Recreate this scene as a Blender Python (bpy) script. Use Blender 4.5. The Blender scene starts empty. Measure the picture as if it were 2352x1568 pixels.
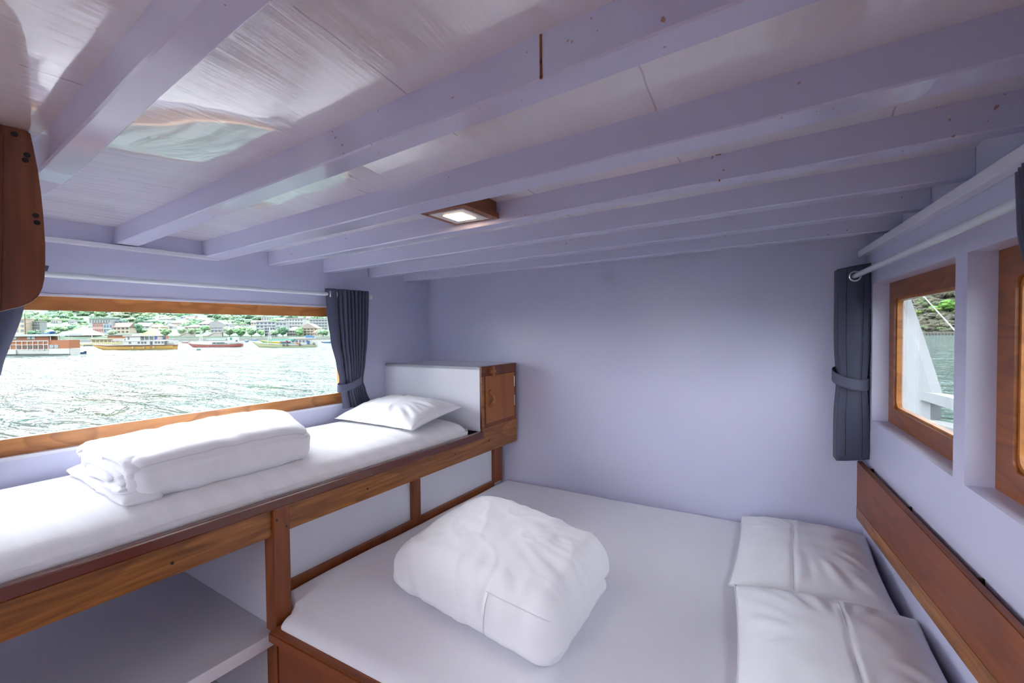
import bpy, bmesh, math, random
import numpy as np
from mathutils import Vector, Matrix, noise
random.seed(7)
PI = math.pi
SC = bpy.context.scene
COL = SC.collection
ZC = 1.42                       # camera height above the cabin floor
# ------------------------------------------------------------------ camera
F, CX, CY = 1045., 1176., 784.
yaw, pitch, roll = math.radians(30.2), math.radians(1.4), math.radians(0.55)
FW = Vector((-math.sin(yaw)*math.cos(pitch), math.cos(yaw)*math.cos(pitch), -math.sin(pitch)))
_r0 = FW.cross(Vector((0, 0, 1))).normalized(); _u0 = _r0.cross(FW)
RT = math.cos(roll)*_r0 - math.sin(roll)*_u0
UP = math.sin(roll)*_r0 + math.cos(roll)*_u0
EYE = Vector((0, 0, ZC))
cam_d = bpy.data.cameras.new('camera'); cam = bpy.data.objects.new('camera', cam_d); COL.objects.link(cam)
m3 = Matrix((RT, UP, -FW)).transposed(); cam.matrix_world = Matrix.Translation(EYE) @ m3.to_4x4()
cam_d.sensor_width = 36; cam_d.lens = F/2352*36; cam_d.clip_start = .02; cam_d.clip_end = 3000
cam_d.dof.use_dof = True; cam_d.dof.focus_distance = 3.0; cam_d.dof.aperture_fstop = 9
SC.camera = cam
def far(px, py, d):             # a point at distance d along the view axis
    return EYE + (FW + RT*(px-CX)/F - UP*(py-CY)/F)*d
SEA = -3.5                      # sea level relative to the eye
def on_sea(px, py):
    r = FW + RT*(px-CX)/F - UP*(py-CY)/F
    return EYE + r*(SEA/r.z), SEA/r.z
# ------------------------------------------------------------------ cabin frames
D = 2.5
a_, b_ = math.radians(2.6), math.radians(3.6)
Ld = Vector((math.sin(a_), math.cos(a_), 0)); Ln = Vector((math.cos(a_), -math.sin(a_), 0)); L0 = Vector((-.857*D, D, 0))
Rd = Vector((-math.sin(b_), math.cos(b_), 0)); Rn = Vector((-math.cos(b_), -math.sin(b_), 0)); R0 = Vector((.134*D, D, 0))
def L(u, v, z): return L0 - Ld*u + Ln*v + Vector((0, 0, z+ZC))
def R(u, v, z): return R0 - Rd*u + Rn*v + Vector((0, 0, z+ZC))
def W(x, y, z): return Vector((x, y, z+ZC))
# ------------------------------------------------------------------ materials
def srgb(r, g, b, k=1.):
    f = lambda c: (c/255/12.92 if c/255 <= .04045 else ((c/255+.055)/1.055)**2.4)*k
    return (f(r), f(g), f(b), 1)
class NT:
    def __init__(s, name):
        s.m = bpy.data.materials.new(name); s.m.use_nodes = True; s.t = s.m.node_tree
        s.b = s.t.nodes['Principled BSDF']; s.o = s.t.nodes['Material Output']
    def n(s, typ, **kw):
        x = s.t.nodes.new(typ)
        for k, v in kw.items():
            if k in x.inputs: x.inputs[k].default_value = v
            else: setattr(x, k, v)
        return x
    def l(s, a, b): s.t.links.new(a, b)
    def coord(s, scale=(1, 1, 1), rot=(0, 0, 0), which='Object'):
        c = s.n('ShaderNodeTexCoord'); mp = s.n('ShaderNodeMapping')
        mp.inputs['Scale'].default_value = scale; mp.inputs['Rotation'].default_value = rot
        s.l(c.outputs[which], mp.inputs[0]); return mp.outputs[0]
    def noise(s, vec, scale, detail=3, rough=.5, dist=0):
        x = s.n('ShaderNodeTexNoise', Scale=scale, Detail=detail, Roughness=rough, Distortion=dist); s.l(vec, x.inputs['Vector']); return x.outputs['Fac']
    def ramp(s, fac, stops):
        x = s.n('ShaderNodeValToRGB'); e = x.color_ramp.elements
        while len(e) < len(stops): e.new(.5)
        for i, (p, c) in enumerate(stops): e[i].position = p; e[i].color = c if len(c) == 4 else (*c, 1)
        s.l(fac, x.inputs[0]); return x.outputs[0]
    def math(s, op, a, b=None):
        x = s.n('ShaderNodeMath', operation=op)
        for i, v in enumerate((a, b)):
            if v is None: continue
            if isinstance(v, (int, float)): x.inputs[i].default_value = v
            else: s.l(v, x.inputs[i])
        return x.outputs[0]
    def mix(s, fac, a, b):
        x = s.n('ShaderNodeMix', data_type='RGBA')
        for i, v in ((0, fac), (6, a), (7, b)):
            if isinstance(v, (int, float, tuple)): x.inputs[i].default_value = v
            else: s.l(v, x.inputs[i])
        return x.outputs[2]
    def bump(s, h, strength=.3, dist=.01, normal=None):
        x = s.n('ShaderNodeBump', Strength=strength, Distance=dist); s.l(h, x.inputs['Height'])
        if normal: s.l(normal, x.inputs['Normal'])
        s.l(x.outputs[0], s.b.inputs['Normal']); return x.outputs[0]
    def set(s, **kw):
        for k, v in kw.items():
            k = k.replace('_', ' ')
            if isinstance(v, (int, float, tuple)): s.b.inputs[k].default_value = v
            else: s.l(v, s.b.inputs[k])
        return s.m
def plain(name, c, rough=.6, metal=0.):
    t = NT(name); v = t.coord(); n = t.noise(v, 9, 0)
    d = tuple(x*.9 for x in c[:3])+(1,)
    return t.set(Base_Color=t.mix(n, d, c), Roughness=rough, Metallic=metal)
PAINT = (.645, .645, .84, 1)
def paint(name, rough=.3, streak=None, seams=None, rust=0., col=PAINT):
    t = NT(name); v = t.coord()
    n = t.noise(v, 3.1, 1); c = t.mix(n, tuple(x*.965 for x in col[:3])+(1,), col)
    h = t.noise(v, 9, 1) if streak is None else n
    r = rough
    if streak:                     # brush marks along y
        vs = t.coord(scale=(34, 2.2, 6)); st = t.noise(vs, 1.0, 3, .65)
        h = t.math('ADD', t.math('MULTIPLY', h, .6), t.math('MULTIPLY', st, .5))
        r = t.math('ADD', rough, t.math('MULTIPLY', st, .09))
    if seams:                      # joints between the ceiling planks, running along y
        sx = t.n('ShaderNodeSeparateXYZ'); t.l(t.coord(), sx.inputs[0])
        wob = t.math('MULTIPLY', t.noise(t.coord(scale=(1, 3, 1)), 4, 1), .009)
        xx = t.math('ADD', sx.outputs[0], wob)
        fr = t.math('ABSOLUTE', t.math('SUBTRACT', t.math('FRACT', t.math('DIVIDE', xx, seams)), .5))
        ln = t.math('LESS_THAN', fr, .0042)
        brk = t.math('GREATER_THAN', t.noise(t.coord(scale=(2, 2, 1)), 2.3, 1), .52)
        ln = t.math('MULTIPLY', ln, brk)
        c = t.mix(t.math('MULTIPLY', ln, .45), c, (.22, .17, .2, 1))
        h = t.math('SUBTRACT', h, t.math('MULTIPLY', ln, .8))
    if rust:
        rn = t.noise(t.coord(scale=(1, 1, 1)), 70, 1); big = t.noise(t.coord(), 3.3, 1)
        sp = t.math('MULTIPLY', t.math('GREATER_THAN', rn, .765), t.math('GREATER_THAN', big, .5))
        c = t.mix(t.math('MULTIPLY', sp, rust), c, (.42, .16, .07, 1))
    t.bump(h, .26 if streak else .06, .02 if streak else .006)
    return t.set(Base_Color=c, Roughness=r, Specular_IOR_Level=1. if streak else .5, Coat_Weight=1. if streak else .0, Coat_Roughness=.04, Coat_IOR=2.0)
def wood(name, light, dark, axis='y', ring=9., grain=1., rough=.42, sc=1., coat=.12, al=.16):
    t = NT(name)
    k = {'x': (al, 1, 1), 'y': (1, al, 1), 'z': (1, 1, al)}[axis]
    v = t.coord(scale=tuple(q*sc for q in k))
    base = t.noise(v, 5.5, 2, .5, .25)
    rings = t.math('FRACT', t.math('MULTIPLY', base, ring))
    rg = t.ramp(rings, [(0, (0, 0, 0)), (.55, (.35,)*3), (.86, (.9,)*3), (1, (.1,)*3)])
    k2 = tuple(q*(1 if q == 1 else .2) for q in k)
    fine = t.noise(t.coord(scale=tuple(q*sc for q in k2)), 70, 3, .6)
    tone = t.noise(t.coord(scale=k), 2.2, 2)
    c = t.mix(t.math('MULTIPLY', rg, .8), light, dark)
    c = t.mix(t.math('MULTIPLY', t.math('SUBTRACT', fine, .35), 1.3*grain), c, tuple(x*.45 for x in dark[:3])+(1,))
    c = t.mix(t.math('MULTIPLY', tone, .35), c, tuple(min(1, x*1.25) for x in light[:3])+(1,))
    t.bump(fine, .12, .004)
    return t.set(Base_Color=c, Roughness=rough, Coat_Weight=coat, Coat_Roughness=.15)
def cloth(name, c, weave=900, rough=.85, sheen=.2, stripes=None):
    t = NT(name); v = t.coord()
    n = t.noise(v, 20, 3, .55)
    cc = t.mix(n, tuple(x*.965 for x in c[:3])+(1,), c)
    if stripes:                     # satin stripes woven into the sheet
        sx = t.n('ShaderNodeSeparateXYZ'); t.l(t.coord(), sx.inputs[0])
        st = t.math('GREATER_THAN', t.math('FRACT', t.math('DIVIDE', sx.outputs[1], stripes)), .5)
        cc = t.mix(t.math('MULTIPLY', st, .10), cc, tuple(x*.7 for x in c[:3])+(1,))
    t.bump(n, .14, .006)
    return t.set(Base_Color=cc, Roughness=rough, Sheen_Weight=sheen, Specular_IOR_Level=.25)
M = {}
M['wall'] = paint('lavender_wall_paint', .30)
M['beam'] = paint('lavender_beam_paint', .11, rust=.75)
M['ceil'] = paint('glossy_ceiling_paint', .075, streak=True, seams=.46, col=(.84, .825, .875, 1))
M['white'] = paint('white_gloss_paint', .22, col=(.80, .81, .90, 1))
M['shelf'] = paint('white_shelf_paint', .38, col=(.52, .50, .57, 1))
M['teak'] = wood('teak_frame', (.60, .24, .062, 1), (.25, .072, .016, 1), 'y', 7, .7, .42, 1., .12, .42)
M['teakd'] = wood('teak_window_dark', (.33, .10, .019, 1), (.13, .033, .008, 1), 'y', 8, .9)
M['teakz'] = wood('teak_upright', (.42, .15, .04, 1), (.22, .065, .018, 1), 'z', 6, .8)
M['cap'] = wood('red_wood_cap', (.135, .026, .011, 1), (.075, .013, .006, 1), 'y', 4, .5, .25, 1, .5)
M['fascia'] = wood('golden_fascia', (.40, .155, .034, 1), (.16, .05, .011, 1), 'y', 10, 1.7)
M['postw'] = wood('red_brown_post', (.27, .072, .014, 1), (.13, .030, .008, 1), 'z', 5, .8)
M['door'] = wood('cabinet_door', (.38, .125, .026, 1), (.24, .07, .015, 1), 'z', 3, .5)
M['frame'] = wood('cabinet_frame', (.19, .05, .018, 1), (.11, .026, .011, 1), 'z', 3, .5)
M['head'] = wood('headboard', (.24, .062, .012, 1), (.12, .027, .006, 1), 'y', 5, .8, .5, 1, .05)
M['endw'] = wood('berth_end', (.24, .066, .02, 1), (.11, .028, .01, 1), 'x', 6, .8)
M['hatch'] = wood('hanging_panel', (.27, .095, .038, 1), (.17, .052, .02, 1), 'z', 4, 1.3, .3)
M['hatchd'] = wood('hanging_panel_dark', (.15, .035, .015, 1), (.10, .022, .01, 1), 'z', 4, .6, .3)
M['plug'] = plain('dark_plug', (.012, .008, .006, 1), .5)
M['rust'] = plain('rust', (.32, .10, .035, 1), .9)
M['sheet'] = cloth('white_sheet', (.82, .81, .88, 1))
M['stripe'] = cloth('striped_sheet', (.86, .86, .90, 1), stripes=.085)
M['duvet'] = cloth('white_duvet', (.88, .88, .925, 1))
M['seam'] = cloth('seam_thread', (.74, .75, .80, 1))
M['curtain'] = cloth('grey_blue_curtain', (.078, .083, .135, 1), 700, .6, .15)
M['tie'] = cloth('grey_blue_tieback', (.11, .115, .18, 1), 700, .6, .15)
M['rod'] = plain('white_rod', (.74, .80, .86, 1), .22)
M['ring'] = plain('chrome_ring', (.8, .8, .82, 1), .2, .6)
M['steel'] = plain('steel', (.55, .55, .56, 1), .3, 1)
M['plastic'] = plain('white_plastic', (.78, .78, .78, 1), .4)
M['dark'] = plain('dark_gap', (.02, .018, .02, 1), .8)
M['floor'] = wood('deck_floor', (.30, .13, .05, 1), (.16, .06, .02, 1), 'y', 6, 1)
t = NT('lamp_light'); t.b.inputs['Base Color'].default_value = (1, 1, 1, 1)
t.b.inputs['Emission Color'].default_value = (1, .68, .40, 1); t.b.inputs['Emission Strength'].default_value = 50; M['lamp'] = t.m
t = NT('window_glass'); t.t.nodes.remove(t.b)
tr = t.n('ShaderNodeBsdfTransparent'); tr.inputs[0].default_value = (.97, .985, .98, 1)
gl = t.n('ShaderNodeBsdfGlossy', Roughness=.02); lw = t.n('ShaderNodeFresnel', IOR=1.33); ms = t.n('ShaderNodeMixShader')
t.l(t.math('MULTIPLY', lw.outputs[0], .35), ms.inputs[0]); t.l(tr.outputs[0], ms.inputs[1]); t.l(gl.outputs[0], ms.inputs[2]); t.l(ms.outputs[0], t.o.inputs[0])
M['glass'] = t.m
# ------------------------------------------------------------------ mesh helpers
def link(name, bm, mat, parent=None, smooth=False, kind=None, label=None, cat=None, group=None):
    me = bpy.data.meshes.new(name); bmesh.ops.recalc_face_normals(bm, faces=bm.faces[:]); bm.to_mesh(me); bm.free()
    for mm in (mat if isinstance(mat, list) else [mat]): me.materials.append(M[mm] if isinstance(mm, str) else mm)
    if smooth:
        for p in me.polygons: p.use_smooth = True
    o = bpy.data.objects.new(name, me); COL.objects.link(o)
    if parent:
        o.parent = parent; o.matrix_parent_inverse = parent.matrix_world.inverted()
    tag(o, label, cat, group, kind); return o
def tag(o, label=None, cat=None, group=None, kind=None):
    if label: o['label'] = label
    if cat: o['category'] = cat
    if group: o['group'] = group
    if kind: o['kind'] = kind
def thing(name, label, cat, loc, group=None, kind=None):
    o = bpy.data.objects.new(name, None); COL.objects.link(o); o.location = loc; o.empty_display_size = .1
    o.matrix_world = Matrix.Translation(loc); tag(o, label, cat, group, kind); return o
def BM(): return bmesh.new()
def hexa(bm, c):                   # eight corners: bottom four, top four
    v = [bm.verts.new(p) for p in c]
    for f in ((3, 2, 1, 0), (4, 5, 6, 7), (0, 1, 5, 4), (1, 2, 6, 5), (2, 3, 7, 6), (3, 0, 4, 7)): bm.faces.new([v[i] for i in f])
    return v
def box(bm, T, a, b, bev=0):       # box in frame T(u,v,z) between corners a and b
    (x0, y0, z0), (x1, y1, z1) = a, b
    n = len(bm.edges)
    vs = hexa(bm, [T(x0, y0, z0), T(x1, y0, z0), T(x1, y1, z0), T(x0, y1, z0), T(x0, y0, z1), T(x1, y0, z1), T(x1, y1, z1), T(x0, y1, z1)])
    if bev:
        es = list({e for v in vs for e in v.link_edges})
        bmesh.ops.bevel(bm, geom=es, offset=bev, segments=2, profile=.6, affect='EDGES')
    return bm
def bx(T, a, b, bev=0): return box(BM(), T, a, b, bev)
def prism(bm, pts0, pts1):         # loft between two closed loops with caps
    A = [bm.verts.new(p) for p in pts0]; B = [bm.verts.new(p) for p in pts1]; n = len(A)
    bm.faces.new(A[::-1]); bm.faces.new(B)
    for i in range(n): bm.faces.new((A[i], A[(i+1) % n], B[(i+1) % n], B[i]))
    return bm
def tube(bm, pts, rad, seg=12, cap=True):
    rings = []
    for i, p in enumerate(pts):
        d = (pts[min(i+1, len(pts)-1)] - pts[max(i-1, 0)]).normalized()
        x = d.cross(Vector((0, 0, 1)));
        if x.length < .01: x = d.cross(Vector((0, 1, 0)))
        x.normalize(); y = d.cross(x); r = rad[i] if isinstance(rad, (list, tuple)) else rad
        rings.append([bm.verts.new(p + x*r*math.cos(2*PI*k/seg) + y*r*math.sin(2*PI*k/seg)) for k in range(seg)])
    for A, B in zip(rings, rings[1:]):
        for k in range(seg): bm.faces.new((A[k], A[(k+1) % seg], B[(k+1) % seg], B[k]))
    if cap: bm.faces.new(rings[0][::-1]); bm.faces.new(rings[-1])
    return bm
def torus(bm, c, ax, R_, r, n=28, m=8):
    ax = ax.normalized(); x = ax.cross(Vector((0, 0, 1)))
    if x.length < .01: x = ax.cross(Vector((1, 0, 0)))
    x.normalize(); y = ax.cross(x); rs = []
    for i in range(n):
        a = 2*PI*i/n; d = x*math.cos(a) + y*math.sin(a)
        rs.append([bm.verts.new(c + d*(R_ + r*math.cos(2*PI*k/m)) + ax*r*math.sin(2*PI*k/m)) for k in range(m)])
    for i in range(n):
        A, B = rs[i], rs[(i+1) % n]
        for k in range(m): bm.faces.new((A[k], A[(k+1) % m], B[(k+1) % m], B[k]))
    return bm
def grid(bm, fn, nu, nv, closed_u=False):
    V = [[bm.verts.new(fn(i/(nu if closed_u else nu), j/nv)) for j in range(nv+1)] for i in range(nu if closed_u else nu+1)]
    for i in range(nu):
        for j in range(nv):
            a = V[i]; b = V[(i+1) % len(V)]
            bm.faces.new((a[j], b[j], b[j+1], a[j+1]))
    return V
def roundbox(size, r, seg, deform):
    """closed box of SIZE centred on the origin, edges rounded by r, every vertex passed through deform(p, n)"""
    sx, sy, sz = (s/2 for s in size); bm = BM()
    rx, ry, rz = (r if isinstance(r, tuple) else (r, r, r))
    def lin(s, rr, n):
        k = max(4, n//8); e = [(-s + rr*i/k*1.0) for i in range(k)]; mid = [-s+rr + (2*s-2*rr)*i/max(1, n-2*k) for i in range(max(1, n-2*k)+1)]
        return e + mid + [-q for q in e[::-1]]
    X, Y, Z = lin(sx, rx, seg[0]), lin(sy, ry, seg[1]), lin(sz, rz, seg[2])
    def put(x, y, z):
        c = Vector((max(-sx+rx, min(sx-rx, x)), max(-sy+ry, min(sy-ry, y)), max(-sz+rz, min(sz-rz, z))))
        d = Vector(((x-c.x)/rx, (y-c.y)/ry, (z-c.z)/rz))
        n = d.normalized() if d.length > 1e-6 else Vector((0, 0, 1))
        p = c + Vector((n.x*rx, n.y*ry, n.z*rz))
        return deform(p, n)
    cache = {}
    def vert(i, j, k):
        if (i, j, k) not in cache: cache[i, j, k] = bm.verts.new(put(X[i], Y[j], Z[k]))
        return cache[i, j, k]
    nx, ny, nz = len(X)-1, len(Y)-1, len(Z)-1
    for i in range(nx):
        for j in range(ny):
            for k in (0, nz): bm.faces.new((vert(i, j, k), vert(i+1, j, k), vert(i+1, j+1, k), vert(i, j+1, k)))
    for i in range(nx):
        for k in range(nz):
            for j in (0, ny): bm.faces.new((vert(i, j, k), vert(i+1, j, k), vert(i+1, j, k+1), vert(i, j, k+1)))
    for j in range(ny):
        for k in range(nz):
            for i in (0, nx): bm.faces.new((vert(i, j, k), vert(i, j+1, k), vert(i, j+1, k+1), vert(i, j, k+1)))
    return bm, put
def nz(x, y, z=0., s=1.): return noise.noise(Vector((x*s, y*s, z*s)))
def sstep(a, b, x):
    t = max(0, min(1, (x-a)/(b-a))); return t*t*(3-2*t)
def gauss(x, w): return math.exp(-(x/w)**2)
# ------------------------------------------------------------------ room shell
ZF = -ZC                            # floor, in eye-relative z
link('floor', bx(W, (-2.7, -2.6, ZF-.06), (.9, 2.55, ZF)), 'floor', kind='structure')
wl = BM()
box(wl, L, (-.06, -.09, ZF), (4.2, 0, -.424)); box(wl, L, (-.06, -.09, .147), (4.2, 0, .62))
box(wl, L, (-.06, -.09, -.424), (.665, 0, .147)); box(wl, L, (2.50, -.09, -.424), (2.72, 0, .147)); box(wl, L, (3.75, -.09, -.424), (4.2, 0, .147))
link('wall_left', wl, 'wall', kind='structure')
wr = BM()
zb, zt = -.388, .177
box(wr, R, (-.06, -.10, ZF), (4.0, 0, zb)); box(wr, R, (-.06, -.10, zt), (4.0, 0, .331)); box(wr, R, (-.06, -.16, .331), (4.0, -.062, .80))
box(wr, R, (-.06, -.10, zb), (.121, 0, zt)); box(wr, R, (.927, -.10, zb), (.995, 0, zt)); box(wr, R, (1.80, -.10, zb), (4.0, 0, zt))
link('wall_right', wr, 'wall', kind='structure')
fw = BM()
box(fw, W, (-2.7, -1.5, ZF), (-1.45, -1.44, .78)); box(fw, W, (-.55, -1.5, ZF), (.9, -1.44, .78)); box(fw, W, (-1.45, -1.5, .36), (-.55, -1.44, .78))
link('wall_front', fw, 'wall', kind='structure')
link('wall_back', bx(W, (-2.28, 2.5, ZF), (.425, 2.56, .62)), 'wall', kind='structure')
link('trim_1', bx(L, (0, 0, .22), (3.1, .014, .45), .002), 'wall', kind='structure')
link('trim_2', hexa_bm := (lambda b: (hexa(b, [W(-2.12, 2.494, .322), W(.34, 2.494, .342), W(.34, 2.5, .342), W(-2.12, 2.5, .322), W(-2.12, 2.494, .46), W(.34, 2.494, .50), W(.34, 2.5, .50), W(-2.12, 2.5, .46)]), b)[1])(BM()), 'wall', kind='structure')
link('trim_3', bx(L, (1.385, .014, .325), (3.1, .045, .342), .003), 'white', kind='structure')
link('trim_4', bx(R, (.01, 0, .303), (3.0, .030, .331), .003), 'white', kind='structure')
# beams: (near y, bottom at several x, top at several x, width)
def pw(pts):
    def f(x):
        if x <= pts[0][0]: i = 0
        elif x >= pts[-1][0]: i = len(pts)-2
        else: i = max(k for k in range(len(pts)-1) if pts[k][0] <= x)
        (x0, z0), (x1, z1) = pts[i], pts[i+1]
        return z0 + (z1-z0)*(x-x0)/(x1-x0)
    return f
def ln(z, s): return lambda x: z + s*(x+2.2)
BE = [(.352, pw([(-2.25, .33), (-1.43, .36), (-.94, .438), (-.70, .473), (.6, .60)]), pw([(-2.25, .41), (-1.362, .439), (-.861, .531), (.6, .70)]), .058,
       'white ceiling beam nearest the hanging wooden panel, foremost of the beams'),
      (.752, ln(.344, .0605), ln(.412, .0685), .070, 'broad white ceiling beam marked by a brown rust streak'),
      (1.058, ln(.334, .039), ln(.405, .043), .085, 'white ceiling beam on the window side of the square wooden lamp'),
      (1.351, ln(.333, .030), ln(.399, .0335), .055, 'white rust-speckled ceiling beam lit orange by the square lamp beside it'),
      (1.656, ln(.329, .0245), ln(.397, .027), .055, 'white ceiling beam, third one from the plain end wall'),
      (1.968, ln(.329, .0215), ln(.394, .023), .055, 'white ceiling beam, second one from the plain end wall'),
      (2.253, ln(.329, .0157), ln(.391, .018), .055, 'white ceiling beam closest to the plain end wall')]
def ceil_z(x, y):
    ys = [-1.5, .352, .41, .752, 1.058, 1.351, 1.656, 1.968, 2.253, 2.5]
    fs = [BE[0][2], BE[0][2], BE[0][2], BE[1][2], BE[2][2], BE[3][2], BE[4][2], BE[5][2], BE[6][2], ln(.39, .017)]
    for i in range(len(ys)-1):
        if y <= ys[i+1] or i == len(ys)-2:
            t = (y-ys[i])/(ys[i+1]-ys[i]); return fs[i](x)*(1-t) + fs[i+1](x)*t
cb = BM()
def cz(s, t):
    x = -2.46 + 3.34*s; y = -1.5 + 4.05*t
    return W(x, y, ceil_z(x, y) + .002*nz(x*2.2, y*.7, 3) + .0009*nz(x*9, y*.9, 5))
V0 = grid(cb, cz, 150, 60)
V1 = grid(cb, lambda s, t: cz(s, t) + Vector((0, 0, .06)), 150, 60)
for i in range(150):
    for j in (0, 60): cb.faces.new((V0[i][j], V0[i+1][j], V1[i+1][j], V1[i][j]))
for j in range(60):
    for i in (0, 150): cb.faces.new((V0[i][j], V0[i][j+1], V1[i][j+1], V1[i][j]))
link('ceiling', cb, 'ceil', kind='structure', smooth=True)
for bi, (yy, fb, ft, w, lab) in enumerate(BE):
    bm = BM(); N = 40; rings = []
    xl = (L0-Ld*((D-yy)/math.cos(a_))).x + .016; xr = (R0-Rd*((D-yy)/math.cos(b_))).x + .061
    for i in range(N+1):
        x = xl + (xr-xl)*i/N; wb = .0025*nz(x*3, yy*7, 1); wb2 = .002*nz(x*4, yy*5, 8); b = .004
        z0 = fb(x)+wb; z1 = ft(x)+.012
        sec = [(yy, z1), (yy+wb2, z0+b), (yy+wb2+b, z0), (yy+w-b, z0), (yy+w, z0+b), (yy+w, z1)]
        rings.append([bm.verts.new(W(x, p, q)) for p, q in sec])
    for A, B in zip(rings, rings[1:]):
        for k in range(6): bm.faces.new((A[k], A[(k+1) % 6], B[(k+1) % 6], B[k]))
    bm.faces.new(rings[0][::-1]); bm.faces.new(rings[-1])
    ob = link('ceiling_beam', bm, 'beam', label=lab, cat='ceiling beam', group='painted ceiling beams')
    if bi == 1:
        rs = BM()
        x0 = -.371
        for zz0, zz1, ww in ((fb(x0)+.001, ft(x0)-.003, .0042), (fb(x0)+.026, fb(x0)+.034, .0042), (fb(x0)+.0, fb(x0)+.006, .005)):
            box(rs, W, (x0-ww/2, yy-.0022, zz0), (x0+ww/2, yy+.0005, zz1), .0005)
        link('rust_streak', rs, 'rust', ob, label='brown rust streak')
    if bi == 3:
        rs = BM(); x0 = -.135
        box(rs, W, (x0-.0016, yy-.002, fb(x0)), (x0+.0016, yy+.0005, fb(x0)+.006), .0004); box(rs, W, (x0-.01, yy-.002, ft(x0)-.002), (x0+.004, yy+.0005, ft(x0)+.001), .0004)
        link('rust_streak', rs, 'rust', ob, label='brown rust streak')
# ------------------------------------------------------------------ windows
def frame_ring(T, o, i, rad, v0, v1, k=6):
    (u0, z0, u1, z1), (a0, c0, a1, c1) = o, i
    inner, outer = [], []
    for (cx, cz_, st, oc) in ((a1-rad, c1-rad, 0, (u1, z1)), (a0+rad, c1-rad, 90, (u0, z1)), (a0+rad, c0+rad, 180, (u0, z0)), (a1-rad, c0+rad, 270, (u1, z0))):
        for q in range(k+1):
            a = math.radians(st + 90*q/k); inner.append((cx+rad*math.cos(a), cz_+rad*math.sin(a))); outer.append(oc)
    bm = BM(); n = len(inner)
    cache = {}
    def vt(p, v):
        key = (round(p[0], 6), round(p[1], 6), v)
        if key not in cache: cache[key] = bm.verts.new(T(p[0], v, p[1]))
        return cache[key]
    def face(*vs):
        u = []
        for x in vs:
            if x not in u: u.append(x)
        if len(u) > 2:
            try: bm.faces.new(u)
            except ValueError: pass
    for q in range(n):
        r = (q+1) % n
        for v in (v0, v1): face(vt(inner[q], v), vt(inner[r], v), vt(outer[r], v), vt(outer[q], v))
        face(vt(inner[q], v0), vt(inner[r], v0), vt(inner[r], v1), vt(inner[q], v1))
        face(vt(outer[q], v0), vt(outer[r], v0), vt(outer[r], v1), vt(outer[q], v1))
    return bm
def window(n, T, o, i, rad, v, mat, w=.045):
    t = thing('window_%d' % n, None, None, T((o[0]+o[2])/2, v, o[1]), kind='structure')
    link('window_frame', frame_ring(T, o, i, rad, v-w, v), mat, t)
    e = .016; j = (i[0]+e, i[1]+e, i[2]-e, i[3]-e)
    if rad > .01: link('glazing_bead', frame_ring(T, (i[0]-.004, i[1]-.004, i[2]+.004, i[3]+.004), (i[0]+.008, i[1]+.008, i[2]-.008, i[3]-.008), rad, v-w+.002, v-.008), 'teak', t)
    p = BM(); box(p, T, (i[0]-.005, v-w+.006, i[1]-.005), (i[2]+.005, v-w+.010, i[3]+.005)); link('glass_pane', p, 'glass', t)
window(1, L, (.665, -.413, 2.50, .139), (.722, -.354, 2.43, .088), .004, -.03, 'teak', .020)
w1 = bpy.data.objects['window_1']
link('window_sill', bx(L, (.665, -.09, -.4235), (2.50, .003, -.412), .001), 'white', w1); link('head_liner', bx(L, (.665, -.09, .138), (2.50, .003, .1465), .001), 'white', w1)
window(2, R, (.121, -.388, .927, .177), (.186, -.325, .862, .112), .028, -.055, 'teakd', .026)
window(3, R, (.995, -.388, 1.80, .177), (1.070, -.325, 1.725, .112), .028, -.055, 'teakd', .026)
# ------------------------------------------------------------------ curtain rods
def rod(T, u0, u1, v, z, lab, fin0):
    t = thing('curtain_rod', lab, 'curtain rod', T((u0+u1)/2, v, z))
    link('pole', tube(BM(), [T(u0+(u1-u0)*i/12, v, z) for i in range(13)], .0105, 14), 'rod', t, True)
    for ue, s in ((u0, -1), (u1, 1)):
        link('end_cap', tube(BM(), [T(ue, v, z), T(ue+s*.004, v, z), T(ue+s*.006, v, z), T(ue+s*.016, v, z), T(ue+s*.018, v, z), T(ue+s*.030, v, z), T(ue+s*.033, v, z)], [.012, .014, .0125, .0125, .014, .014, .011], 14), 'plastic', t, True)
    for ub in (u0+.012, u1-.25):
        b = tube(BM(), [T(ub, .012, z), T(ub, v, z)], .006, 8); torus(b, T(ub, v, z), Ld if T is L else Rd, .0115, .003); link('bracket', b, 'plastic', t, True)
rod(L, .585, 2.45, .060, .2085, 'long white curtain rod above the wide harbour window', True)
rod(R, .035, 1.75, .062, .213, 'white curtain rod above the two small side windows', False)
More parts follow.
